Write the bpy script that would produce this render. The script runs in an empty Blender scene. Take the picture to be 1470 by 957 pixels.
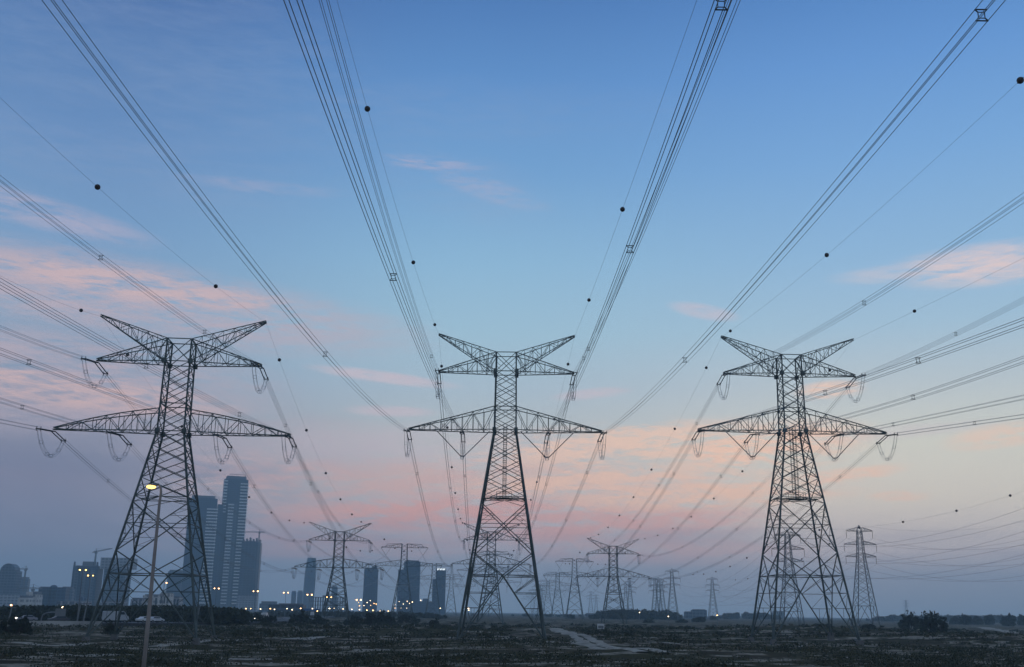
import bpy, math, random
from mathutils import Vector, Matrix, noise
PI = math.pi
sc = bpy.context.scene
col = sc.collection
random.seed(7)

# ------------------------------------------------------------------ camera
W, H, F = 1470.0, 957.0, 1522.93
PITCH, ROLL, CAMZ = 0.256945, 0.014329, 4.5
cp, sp, cr, sr = math.cos(PITCH), math.sin(PITCH), math.cos(ROLL), math.sin(ROLL)
cam_d = bpy.data.cameras.new('camera')
cam = bpy.data.objects.new('camera', cam_d)
col.objects.link(cam)
r0, u0, f0 = Vector((1, 0, 0)), Vector((0, -sp, cp)), Vector((0, cp, sp))
rt = r0 * cr + u0 * sr
up = -r0 * sr + u0 * cr
M = Matrix((rt, up, -f0)).transposed().to_4x4()
M.translation = Vector((0, 0, CAMZ))
cam.matrix_world = M
cam_d.sensor_width = 36
cam_d.lens = F / W * 36
cam_d.clip_start = 0.5
cam_d.clip_end = 20000
sc.camera = cam

def lin(r, g, b):
    def c(v):
        v /= 255.0
        return v / 12.92 if v <= 0.04045 else ((v + 0.055) / 1.055) ** 2.4
    return (c(r), c(g), c(b), 1.0)

def ray(px, py):
    dx, dy = px - W / 2, H / 2 - py
    X, Y = (dx * cr - dy * sr) / F, (dx * sr + dy * cr) / F
    return Vector((X, cp - Y * sp, sp + Y * cp))

def at(px, py, D):
    d = ray(px, py)
    d = d * (D / d.y)
    return Vector((d.x, D, d.z + CAMZ))

def on_ground(px, py):
    d = ray(px, py)
    t = -CAMZ / d.z
    return Vector((d.x * t, d.y * t, 0))

# ------------------------------------------------------------------ world
world = bpy.data.worlds.new('World')
sc.world = world
world.use_nodes = True
nt = world.node_tree
nt.nodes.clear()
class N:
    def __init__(s, tree): s.t = tree
    def new(s, kind, **kw):
        n = s.t.nodes.new(kind)
        for k, v in kw.items(): setattr(n, k, v)
        return n
    def link(s, a, b): s.t.links.new(a, b)
    def put(s, sock, v):
        if isinstance(v, bpy.types.NodeSocket): s.link(v, sock)
        else: sock.default_value = v
    def m(s, op, a, b=0.0, c=None, clamp=False):
        n = s.new('ShaderNodeMath', operation=op, use_clamp=clamp)
        s.put(n.inputs[0], a); s.put(n.inputs[1], b)
        if c is not None: s.put(n.inputs[2], c)
        return n.outputs[0]
    def mix(s, f, a, b, blend='MIX'):
        n = s.new('ShaderNodeMix', data_type='RGBA', blend_type=blend)
        s.put(n.inputs[0], f); s.put(n.inputs[6], a); s.put(n.inputs[7], b)
        return n.outputs[2]
    def ramp(s, f, stops):
        n = s.new('ShaderNodeValToRGB')
        el = n.color_ramp.elements
        while len(el) > 1: el.remove(el[-1])
        el[0].position, el[0].color = stops[0]
        for p, c in stops[1:]:
            e = el.new(p); e.color = c
        s.put(n.inputs[0], f)
        return n.outputs[0]
    def mr(s, v, a, b, c=0.0, d=1.0, smooth=True):
        n = s.new('ShaderNodeMapRange', interpolation_type='SMOOTHSTEP' if smooth else 'LINEAR')
        for i, x in enumerate((v, a, b, c, d)): s.put(n.inputs[i], x)
        return n.outputs[0]
    def noise(s, vec, scale, detail=4, rough=.55, dist=0.0):
        n = s.new('ShaderNodeTexNoise')
        s.link(vec, n.inputs['Vector'])
        n.inputs['Scale'].default_value = scale; n.inputs['Detail'].default_value = detail
        n.inputs['Roughness'].default_value = rough; n.inputs['Distortion'].default_value = dist
        return n.outputs['Fac']
w = N(nt)
SUN_AZ, SUN_EL = math.radians(13), math.radians(1.0)
tc = w.new('ShaderNodeTexCoord')
sep = w.new('ShaderNodeSeparateXYZ'); w.link(tc.outputs['Generated'], sep.inputs[0])
el = w.m('ARCSINE', sep.outputs[2])                         # elevation, radians
az = w.m('ARCTAN2', sep.outputs[0], sep.outputs[1])         # azimuth from +Y
def azel(px, py):
    d = ray(px, py).normalized()
    return math.atan2(d.x, d.y), math.asin(d.z)
EL = lambda y: azel(735, y)[1]
emax = PI / 2
def stops(lst):
    return sorted([(max(0, min(1, (EL(y) if y is not None else PI / 2) / emax)), lin(*c)) for y, c in lst], key=lambda t: t[0])
en = w.m('DIVIDE', el, emax, clamp=True)
left = w.ramp(en, stops([(None, (82, 116, 170)), (0, (70, 103, 160)), (120, (86, 125, 178)), (250, (102, 141, 190)), (380, (121, 158, 198)), (480, (136, 167, 196)),
                         (560, (142, 160, 184)), (620, (144, 150, 170)), (700, (138, 136, 158)), (790, (142, 144, 166)), (870, (140, 156, 180))]))
mid = w.ramp(en, stops([(None, (84, 120, 176)), (0, (76, 122, 182)), (120, (94, 143, 200)), (250, (114, 162, 209)), (380, (142, 186, 217)), (480, (160, 196, 216)),
                        (560, (174, 195, 209)), (630, (192, 198, 198)), (700, (208, 204, 200)), (780, (200, 194, 200)), (870, (160, 178, 198))]))
right = w.ramp(en, stops([(None, (84, 120, 176)), (0, (80, 129, 192)), (120, (100, 150, 210)), (250, (120, 168, 218)), (380, (142, 184, 220)), (480, (164, 197, 219)),
                          (560, (192, 206, 212)), (640, (222, 222, 208)), (720, (236, 226, 208)), (790, (226, 212, 206)), (870, (170, 182, 198))]))
a0, a1, a2 = azel(60, 500)[0], azel(700, 500)[0], azel(1320, 500)[0]
skyc = w.mix(w.mr(az, a0, a1), left, mid)
skyc = w.mix(w.mr(az, a1, a2), skyc, right)
behind = w.m('GREATER_THAN', w.m('ABSOLUTE', az), 1.2)
skyc = w.mix(w.mr(w.m('ABSOLUTE', az), 0.9, 2.2), skyc, lin(148, 166, 192))
# cirrus: a noise field stretched along the horizon, gathered in banks
def vec(ax, ay, off=0.0, skew=0.0):
    c = w.new('ShaderNodeCombineXYZ')
    w.link(w.m('MULTIPLY', az, ax), c.inputs[0])
    w.link(w.m('MULTIPLY_ADD', el, ay, w.m('MULTIPLY_ADD', az, skew * ay, off)), c.inputs[1])
    c.inputs[2].default_value = off
    return c.outputs[0]
n_bank = w.noise(vec(3.0, 14.0, 2.3), 1.6, 4, .5, .6)
n_str = w.noise(vec(5.0, 46.0, 7.7, -0.12), 1.3, 7, .62, 1.1)
n_fine = w.noise(vec(16.0, 90.0, 4.1, 0.10), 1.5, 6, .6, .8)
n_wisp = w.noise(vec(30.0, 210.0, 1.9, 0.06), 1.2, 6, .62, 1.4)
stroke = w.m('ADD', w.m('MULTIPLY', n_fine, 0.34), w.m('MULTIPLY_ADD', n_wisp, 0.20, w.m('MULTIPLY', n_str, 0.46)))
def blob(px, py, rx, ry, tilt=0.0):
    a_, e_ = azel(px, py)
    da = w.m('SUBTRACT', az, a_)
    de = w.m('SUBTRACT', w.m('SUBTRACT', el, e_), w.m('MULTIPLY', da, tilt))
    q = w.m('ADD', w.m('POWER', w.m('DIVIDE', da, rx / F), 2.0), w.m('POWER', w.m('DIVIDE', de, ry / F), 2.0))
    return w.mr(q, 1.0, 0.0)
def cloud(base, blobs, colr, lo, hi, amount, nz=None):
    tot = None
    for b in blobs:
        v = w.m('MULTIPLY', blob(*b[:5]), b[5])
        tot = v if tot is None else w.m('MAXIMUM', tot, v)
    f = w.m('MULTIPLY', tot, w.mr(nz or stroke, lo, hi))
    return w.mix(w.m('MULTIPLY', f, amount, clamp=True), base, colr)
# faint high veils in the upper left and middle
skyc = cloud(skyc, [(200, 60, 520, 190, -.2, .8), (150, 230, 360, 60, -.1, 1), (620, 160, 500, 60, 0, .7), (660, 265, 190, 70, -.25, .9), (0, 300, 260, 60, -.2, .8)],
             lin(148, 166, 198), .34, .70, .32)
skyc = cloud(skyc, [(40, 300, 210, 26, -.12, 1), (620, 234, 100, 13, -.05, .8), (700, 272, 110, 20, -.25, .55), (380, 268, 150, 12, 0, .4)], lin(192, 180, 198), .38, .60, .6)
# rosy banks on the left
skyc = cloud(skyc, [(160, 425, 520, 66, -.06, 1), (60, 545, 380, 90, 0, 1), (300, 440, 260, 40, -.1, .7), (380, 640, 260, 60, 0, .6), (430, 470, 170, 14, 0, .8)],
             lin(192, 176, 186), .34, .58, .9)
skyc = cloud(skyc, [(100, 560, 260, 30, -.05, 1), (360, 690, 160, 50, 0, .9), (200, 410, 260, 26, -.05, .7)], lin(224, 188, 182), .42, .57, .75)
# thin streaks in the middle
skyc = cloud(skyc, [(550, 541, 130, 11, -.09, 1), (560, 590, 80, 10, 0, .8), (850, 565, 70, 10, .1, .8), (1010, 447, 60, 14, -.2, .7), (1290, 620, 160, 12, .05, .4), (640, 640, 300, 40, 0, .5)],
             lin(214, 196, 204), .30, .52, .75)
# pink and orange bands above the horizon
skyc = cloud(skyc, [(640, 735, 330, 34, .05, 1), (860, 750, 300, 40, .04, .9), (700, 700, 420, 50, 0, .6), (480, 780, 300, 30, 0, .5), (930, 790, 260, 26, 0, .5)],
             lin(236, 174, 160), .39, .55, .95)
skyc = cloud(skyc, [(1010, 710, 260, 28, .04, 1), (900, 640, 300, 42, .06, .8), (1090, 645, 180, 45, .1, 1), (1200, 685, 110, 14, .12, .9), (1190, 560, 60, 16, .05, .8), (880, 690, 260, 30, .05, .8), (1440, 625, 90, 20, .1, .6), (1290, 712, 50, 9, 0, .7)],
             lin(255, 212, 184), .41, .54, 1.0)
skyc = cloud(skyc, [(1430, 378, 170, 34, .0, 1), (1290, 392, 110, 16, .0, .4)], lin(232, 208, 204), .36, .60, .9)
# slate bands low down
skyc = cloud(skyc, [(100, 700, 420, 90, 0, .9), (1420, 800, 170, 14, 0, 1), (500, 760, 320, 30, 0, .5), (1080, 770, 400, 16, 0, .5)], lin(124, 130, 156), .34, .6, .55, n_bank)
nish = w.new('ShaderNodeTexSky', sky_type='NISHITA', sun_disc=False)
nish.sun_elevation = SUN_EL
nish.sun_rotation = SUN_AZ
nish.altitude = 10; nish.dust_density = 3.0
skys = w.mix(1.0, skyc, (9.5, 9.5, 9.5, 1), 'MULTIPLY')
allsky = w.mix(0.06, skys, nish.outputs[0])
bg = w.new('ShaderNodeBackground'); w.link(allsky, bg.inputs[0]); bg.inputs[1].default_value = 0.118
wo = w.new('ShaderNodeOutputWorld'); w.link(bg.outputs[0], wo.inputs[0])

# ------------------------------------------------------------------ sun (just under the haze, dusk) and exposure
sd = bpy.data.lights.new('sun', 'SUN'); sd.energy = 0.06; sd.angle = math.radians(6); sd.color = (1, .78, .58)
so = bpy.data.objects.new('sun', sd); col.objects.link(so)
sv = Vector((math.sin(SUN_AZ) * math.cos(.05), math.cos(SUN_AZ) * math.cos(.05), math.sin(.05)))
so.rotation_euler = sv.to_track_quat('Z', 'Y').to_euler()
vs = sc.view_settings
vs.view_transform = 'Standard'; vs.look = 'None'; vs.exposure = 0; vs.gamma = 1; vs.use_curve_mapping = False
sc.cycles.max_bounces = 4; sc.cycles.diffuse_bounces = 2; sc.cycles.glossy_bounces = 1; sc.cycles.volume_bounces = 1
sc.cycles.transparent_max_bounces = 8
sc.cycles.sample_clamp_indirect = 2.0

# ------------------------------------------------------------------ materials
def mat(name, c, rough=.7, metal=0.0, var=0.0, vscale=3.0, spec=0.3):
    m = bpy.data.materials.new(name); m.use_nodes = True
    n = N(m.node_tree); b = m.node_tree.nodes['Principled BSDF']
    b.inputs['Roughness'].default_value = rough; b.inputs['Metallic'].default_value = metal
    b.inputs['Specular IOR Level'].default_value = spec
    c4 = (c[0], c[1], c[2], 1)
    if var:
        t = n.new('ShaderNodeTexCoord'); f = n.noise(t.outputs['Object'], vscale, 5, .6)
        lo = tuple(x * (1 - var) for x in c) + (1,); hi = tuple(min(1, x * (1 + var)) for x in c) + (1,)
        n.link(n.ramp(f, [(.3, lo), (.7, hi)]), b.inputs['Base Color'])
    else: b.inputs['Base Color'].default_value = c4
    return m
def emis(name, c, s):
    m = bpy.data.materials.new(name); m.use_nodes = True
    b = m.node_tree.nodes['Principled BSDF']
    b.inputs['Base Color'].default_value = (.1, .1, .1, 1)
    b.inputs['Emission Color'].default_value = (c[0], c[1], c[2], 1); b.inputs['Emission Strength'].default_value = s
    try: m.cycles.emission_sampling = 'NONE'
    except Exception: pass
    return m
STEEL = mat('galvanised_steel', (.085, .105, .10), .65, .2, .35, .6)
STEEL2 = mat('lattice_steel_light', (.13, .15, .16), .65, .2, .3, .6)
WIRE = mat('aluminium_conductor', (.3, .34, .36), .6, .2)
INSUL = mat('insulator_glass', (.035, .045, .045), .4)
BALL = mat('marker_ball_paint', (.05, .035, .03), .5)
CONC = mat('concrete', (.13, .125, .12), .85, 0, .2, .4)
WHITE = mat('white_paint', (.6, .6, .6), .5, 0, .1, 1)
RUBBER = mat('rubber', (.02, .02, .02), .8)
CARGLASS = mat('car_glass', (.03, .04, .05), .15, 0, spec=.6)
BARK = mat('bark', (.05, .04, .03), .9, 0, .3, 3)
LEAF = mat('leaf_dark', (.030, .036, .018), .8, 0, .45, .6)
LEAF2 = mat('leaf_olive', (.062, .056, .022), .8, 0, .4, .6)
LAMP_W = emis('lamp_glow_warm', (1.0, .52, .18), 12)
LAMP_N = emis('lamp_glow_white', (1.0, .72, .42), 10)
LAMP_Y = emis('lamp_glow_sodium', (1.0, .62, .16), 7)
SIGN_W = emis('sign_glow', (.85, .95, 1.0), 1.6)
HEAD_L = emis('headlight_glow', (1.0, .92, .75), 8)
POLE = mat('lamp_post_paint', (.30, .26, .24), .6, 0, .15, 1)
GREYP = mat('grey_pole_paint', (.16, .17, .18), .6)

def facade(name, wallc, glassc, fw, fh, gap=.28, rough=.5):
    m = bpy.data.materials.new(name); m.use_nodes = True
    n = N(m.node_tree); b = m.node_tree.nodes['Principled BSDF']
    t = n.new('ShaderNodeTexCoord'); s = n.new('ShaderNodeSeparateXYZ'); n.link(t.outputs['Object'], s.inputs[0])
    u = n.m('ADD', s.outputs[0], n.m('MULTIPLY', s.outputs[1], 1.0))
    fx = n.m('FRACT', n.m('DIVIDE', u, fw)); fz = n.m('FRACT', n.m('DIVIDE', s.outputs[2], fh))
    g = n.m('MULTIPLY', n.m('GREATER_THAN', fx, gap * .7), n.m('GREATER_THAN', fz, gap))
    big = n.noise(t.outputs['Object'], .05, 3, .5)
    wl = n.ramp(big, [(.3, tuple(x * .8 for x in wallc) + (1,)), (.7, tuple(min(1, x * 1.2) for x in wallc) + (1,))])
    gc = n.ramp(n.noise(t.outputs['Object'], .35, 2, .5), [(.35, tuple(x * .6 for x in glassc) + (1,)), (.7, tuple(x * 1.5 for x in glassc) + (1,))])
    n.link(n.mix(g, wl, gc), b.inputs['Base Color'])
    b.inputs['Roughness'].default_value = rough
    b.inputs['Specular IOR Level'].default_value = .3
    return m
FAC_BLUE = facade('facade_blue_glass', (.03, .075, .13), (.008, .028, .06), 4.2, 3.6)
FAC_PALE = facade('facade_pale', (.30, .31, .33), (.10, .12, .15), 5.0, 3.8, .4)
FAC_GREY = facade('facade_grey', (.11, .15, .19), (.03, .05, .08), 4.5, 3.7, .35)
FAC_DARK = facade('facade_unfinished', (.06, .09, .13), (.02, .035, .06), 6.0, 4.0, .3)
FAC_WHITE = facade('facade_white', (.5, .48, .45), (.2, .2, .2), 6.0, 5.0, .55)
SLAB = mat('balcony_slab', (.72, .72, .70), .7)
ROOFM = mat('roof_grey', (.12, .13, .15), .8, 0, .2, .1)

# ------------------------------------------------------------------ mesh helpers
class MB:
    def __init__(s): s.v = []; s.f = []
    def beam(s, p, q, w_, w2=None):
        p = Vector(p); q = Vector(q); d = q - p
        if d.length < 1e-6: return
        d.normalize()
        a = d.cross(Vector((0, 0, 1)))
        if a.length < 1e-3: a = Vector((1, 0, 0))
        a.normalize(); b = d.cross(a)
        h = w_ / 2; h2 = (w2 or w_) / 2
        i = len(s.v)
        for c, hh in ((p, h), (q, h2)):
            for x, y in ((-1, -1), (1, -1), (1, 1), (-1, 1)): s.v.append(c + a * x * hh + b * y * hh)
        for k in range(4): s.f.append((i + k, i + (k + 1) % 4, i + 4 + (k + 1) % 4, i + 4 + k))
        s.f.append((i + 3, i + 2, i + 1, i)); s.f.append((i + 4, i + 5, i + 6, i + 7))
    def box(s, x0, x1, y0, y1, z0, z1, tap=1.0, yaw=0, o=(0, 0)):
        i = len(s.v); cx, cy = (x0 + x1) / 2, (y0 + y1) / 2
        for z, t in ((z0, 1), (z1, tap)):
            for x, y in ((x0, y0), (x1, y0), (x1, y1), (x0, y1)):
                s.v.append(Vector((cx + (x - cx) * t, cy + (y - cy) * t, z)))
        s.f += [(i + 3, i + 2, i + 1, i), (i + 4, i + 5, i + 6, i + 7)]
        for k in range(4): s.f.append((i + k, i + (k + 1) % 4, i + 4 + (k + 1) % 4, i + 4 + k))
    def tube(s, pts, r, n=6, caps=True):
        rings = []
        for j, p in enumerate(pts):
            p = Vector(p)
            d = (Vector(pts[min(j + 1, len(pts) - 1)]) - Vector(pts[max(j - 1, 0)])).normalized()
            if j == 0:
                a = d.cross(Vector((0, 0, 1)))
                if a.length < 1e-3: a = Vector((1, 0, 0))
            else: a = a - d * a.dot(d)
            a.normalize(); b = d.cross(a); rr = r[j] if isinstance(r, (list, tuple)) else r
            i = len(s.v); rings.append(i)
            for k in range(n):
                t = 2 * PI * k / n; s.v.append(p + (a * math.cos(t) + b * math.sin(t)) * rr)
        for i, j in zip(rings, rings[1:]):
            for k in range(n): s.f.append((i + k, i + (k + 1) % n, j + (k + 1) % n, j + k))
        if caps:
            s.f.append(tuple(rings[0] + k for k in reversed(range(n)))); s.f.append(tuple(rings[-1] + k for k in range(n)))
    def ball(s, c, r, nu=10, nv=7, sz=1.0):
        c = Vector(c); i = len(s.v)
        s.v.append(c + Vector((0, 0, r * sz)))
        for a in range(1, nv):
            t = PI * a / nv
            for b in range(nu):
                p = 2 * PI * b / nu; s.v.append(c + Vector((r * math.sin(t) * math.cos(p), r * math.sin(t) * math.sin(p), r * sz * math.cos(t))))
        s.v.append(c - Vector((0, 0, r * sz))); e = len(s.v) - 1
        for b in range(nu):
            s.f.append((i, i + 1 + b, i + 1 + (b + 1) % nu))
            s.f.append((e, i + 1 + (nv - 2) * nu + (b + 1) % nu, i + 1 + (nv - 2) * nu + b))
        for a in range(nv - 2):
            for b in range(nu):
                q = i + 1 + a * nu; s.f.append((q + b, q + nu + b, q + nu + (b + 1) % nu, q + (b + 1) % nu))
    def quad(s, a, b, c, d):
        i = len(s.v); s.v += [Vector(a), Vector(b), Vector(c), Vector(d)]; s.f.append((i, i + 1, i + 2, i + 3))
    def build(s, name, m, parent=None, loc=None, smooth=False):
        me = bpy.data.meshes.new(name); me.from_pydata([tuple(v) for v in s.v], [], s.f); me.update()
        if smooth:
            for p in me.polygons: p.use_smooth = True
        me.materials.append(m)
        o = bpy.data.objects.new(name, me); col.objects.link(o)
        if parent: o.parent = parent
        if loc is not None: o.location = loc
        return o

def tag(o, label, cat, group=None, kind=None):
    o['label'] = label; o['category'] = cat
    if group: o['group'] = group
    if kind: o['kind'] = kind
    return o
def empty(name, loc, label, cat, group=None, rz=0.0, scale=1.0):
    o = bpy.data.objects.new(name, None); col.objects.link(o)
    o.location = loc; o.rotation_euler = (0, 0, rz); o.scale = (scale,) * 3; o.empty_display_size = .5
    return tag(o, label, cat, group)
def copy_tree(o, parent=None):
    c = o.copy(); col.objects.link(c)
    if parent: c.parent = parent
    for ch in o.children: copy_tree(ch, c)
    return c

# ------------------------------------------------------------------ terrain
def hills(x, y):
    r = math.hypot(x, y)
    a = .55 * noise.noise(Vector((x * .018, y * .010, 3.1))) + .35 * noise.noise(Vector((x * .05, y * .035, 9.2))) + .12 * noise.noise(Vector((x * .17, y * .13, 1.7)))
    fade = max(0.0, min(1.0, (1500 - r) / 900.0))
    for cx, cy, rx, ry, h in ((96, 215, 34, 16, 1.7), (118, 190, 30, 10, 1.3), (78, 285, 30, 22, 1.6), (40, 300, 60, 24, .7), (-18, 240, 26, 14, .8), (130, 260, 40, 20, 1.4), (15, 130, 20, 6, .3), (138, 425, 40, 40, 1.0)):
        q = ((x - cx) / rx) ** 2 + ((y - cy) / ry) ** 2
        if q < 4: a += h * math.exp(-q * 1.4)
    return a * fade
def gz(x, y): return hills(x, y)
def axis(lo, hi, a, b, step, grow=1.16):
    v = []
    t = a
    while t <= b: v.append(t); t += step
    s_ = step; t = v[-1]
    while t < hi: s_ *= grow; t = min(hi, t + s_); v.append(t)
    s_ = step; t = v[0]; pre = []
    while t > lo: s_ *= grow; t = max(lo, t - s_); pre.append(t)
    return pre[::-1] + v
xs = axis(-4900, 4900, -150, 170, 1.6); ys = axis(-900, 6300, 70, 330, 1.3)
g = MB()
for y in ys:
    for x in xs: g.v.append(Vector((x, y, gz(x, y))))
nx = len(xs)
for j in range(len(ys) - 1):
    for i in range(nx - 1): g.f.append((j * nx + i, j * nx + i + 1, (j + 1) * nx + i + 1, (j + 1) * nx + i))
gm = bpy.data.materials.new('scrub_ground'); gm.use_nodes = True
n = N(gm.node_tree); b = gm.node_tree.nodes['Principled BSDF']
geo = n.new('ShaderNodeNewGeometry')
p1 = n.noise(geo.outputs['Position'], .035, 6, .62, .4)
p2 = n.noise(geo.outputs['Position'], .22, 6, .7, .3)
p3 = n.noise(geo.outputs['Position'], 1.4, 4, .65)
mp = n.new('ShaderNodeMapping'); n.link(geo.outputs['Position'], mp.inputs[0]); mp.inputs['Scale'].default_value = (.09, .15, .1)
p4 = n.noise(mp.outputs[0], 1.0, 5, .62, .8)
sandmask = n.mr(n.m('ADD', n.m('MULTIPLY', p4, .55), n.m('MULTIPLY', p2, .45)), .505, .565)
soil = n.ramp(p2, [(.3, (.018, .014, .006, 1)), (.5, (.040, .030, .013, 1)), (.7, (.100, .076, .042, 1))])
green = n.ramp(p3, [(.3, (.015, .015, .004, 1)), (.7, (.050, .043, .010, 1))])
sand = n.ramp(p3, [(.25, (.13, .108, .078, 1)), (.75, (.40, .345, .265, 1))])
c1 = n.mix(n.mr(p1, .42, .6), green, soil)
c2 = n.mix(n.m('MULTIPLY', sandmask, n.mr(p3, .25, .5)), c1, sand)
n.link(c2, b.inputs['Base Color']); b.inputs['Roughness'].default_value = .95; b.inputs['Specular IOR Level'].default_value = .1
bp = n.new('ShaderNodeBump'); bp.inputs['Strength'].default_value = .6; bp.inputs['Distance'].default_value = .3
n.link(p3, bp.inputs['Height']); n.link(bp.outputs[0], b.inputs['Normal'])
go = g.build('ground', gm, smooth=True); go['kind'] = 'structure'
SAND = mat('track_sand', (.30, .27, .22), .95, 0, .45, .5, .1)
def strip(name, pts, wid, m, dz=.05, n_=40, edge=.35):
    mb = MB(); P = [Vector((x, y, 0)) for x, y in pts]
    out = []
    for i in range(len(P) - 1):
        p0 = P[max(i - 1, 0)]; p1_ = P[i]; p2_ = P[i + 1]; p3_ = P[min(i + 2, len(P) - 1)]
        for k in range(n_):
            t = k / n_
            out.append(.5 * ((2 * p1_) + (-p0 + p2_) * t + (2 * p0 - 5 * p1_ + 4 * p2_ - p3_) * t * t + (-p0 + 3 * p1_ - 3 * p2_ + p3_) * t ** 3))
    out.append(P[-1]); rows = []
    for i, p in enumerate(out):
        d = (out[min(i + 1, len(out) - 1)] - out[max(i - 1, 0)]).normalized(); s_ = Vector((d.y, -d.x, 0))
        wl = wid / 2 * (1 + edge * noise.noise(Vector((p.x * .11, p.y * .11, 4)))) ; wr = wid / 2 * (1 + edge * noise.noise(Vector((p.x * .11, p.y * .11, 14))))
        row = []
        for t in (-1, -.6, -.2, .2, .6, 1):
            q = p + s_ * (t * (wl if t < 0 else wr)); z = gz(q.x, q.y) + dz - (.12 if abs(t) == 1 else 0)
            mb.v.append(Vector((q.x, q.y, z))); row.append(len(mb.v) - 1)
        rows.append(row)
    for a, b_ in zip(rows, rows[1:]):
        for k in range(5): mb.f.append((a[k], a[k + 1], b_[k + 1], b_[k]))
    o = mb.build(name, m, smooth=True); o['kind'] = 'structure'; return o
strip('path', [(9, 345), (11.8, 320), (13, 262), (14.2, 215)], 3.4, SAND, .13, edge=.9)
for dx in (-1.15, 1.15):      # two worn wheel tracks nearer the viewer
    strip('path', [(14.2 + dx, 228), (14.2 + dx, 208), (12.6 + dx, 165), (13.8 + dx * 1.2, 138), (16.5 + dx * 1.3, 124)], 1.7, SAND, .15, edge=1.2)
strip('path', [(6, 168), (10, 160), (13.5, 152), (14, 146)], 1.8, SAND, .13, 20, .9)
for pl, wd in (([(1400, 899), (1436, 905), (1475, 913)], 7), ([(468, 906), (530, 901), (600, 898)], 9), ([(420, 918), (470, 913.5), (560, 916)], 4), ([(508, 930), (562, 931)], 1.6),
               ([(215, 925), (285, 919), (345, 917)], 3.2), ([(783, 923), (818, 924), (855, 929)], 2.6), ([(1120, 929), (1200, 926), (1300, 927)], 2.2), ([(300, 937), (350, 940), (385, 939)], 1.6),
               ([(20, 921), (70, 925), (130, 922)], 2.4), ([(60, 935), (120, 938), (160, 935)], 1.6), ([(1270, 903), (1300, 901), (1330, 906)], 8), ([(930, 924), (980, 926)], 1.5), ([(650, 915), (700, 918), (735, 915)], 2.5)):
    strip('bare_sand', [tuple(on_ground(*q)[:2]) for q in pl], wd, SAND, .10, 14, 1.1)

# ------------------------------------------------------------------ transmission towers
TOWERN = {0: 'left', 1: 'middle', 2: 'right'}
def X2(mb, a0_, a1_, b0_, b1_, w_):            # cross between two edges (a0-a1 bottom, b0-b1 top)
    mb.beam(a0_, b1_, w_); mb.beam(a1_, b0_, w_)
def lerp(a, b, t): return Vector(a) * (1 - t) + Vector(b) * t

def arm(name, root, sgn, bw, zb, zt, tipx, tipz, nseg, parent, mt, wc, wb, bow=0.0, btip=.25, off=0.0):
    """pyramid crossarm: four chords from the body corners to the tip, laced."""
    mb = MB()
    st = []
    for k in range(nseg + 1):
        t = k / nseg
        x = sgn * (root * (1 - t) + tipx * t)
        yy = bw * (1 - t) + btip * t
        zlo = zb * (1 - t) + tipz * t
        zhi = zt * (1 - t) + (tipz + .25) * t + bow * math.sin(PI * t)
        st.append([Vector((x, -yy, zlo)), Vector((x, yy, zlo)), Vector((x, -yy, zhi)), Vector((x, yy, zhi))])
    for k in range(nseg):
        A, B = st[k], st[k + 1]
        for j in range(4): mb.beam(A[j], B[j], wc)
        for lo, hi in ((0, 2), (1, 3)):
            if k % 2 == 0: mb.beam(A[hi], B[lo], wb)
            else: mb.beam(A[lo], B[hi], wb)
            if k: mb.beam(A[lo], A[hi], wb)
            m1 = lerp(A[lo], B[lo], .5); mb.beam(m1, lerp(A[hi], B[lo], .5) if k % 2 == 0 else lerp(A[lo], B[hi], .5), wb * .6)
        if k: mb.beam(A[0], A[1], wb * .8)
        if k % 2: mb.beam(A[0], B[1], wb * .7); mb.beam(A[2], B[3], wb * .6)
        else: mb.beam(A[1], B[0], wb * .7); mb.beam(A[3], B[2], wb * .6)
    mb.beam(st[-1][0], st[-1][1], wc)
    return mb.build(name, mt, parent)

def face_pts(hw, z, f):
    """corner pair of face f (0 near,1 right,2 far,3 left)"""
    c = [Vector((-hw, -hw, z)), Vector((hw, -hw, z)), Vector((hw, hw, z)), Vector((-hw, hw, z))]
    return c[f], c[(f + 1) % 4]

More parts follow.
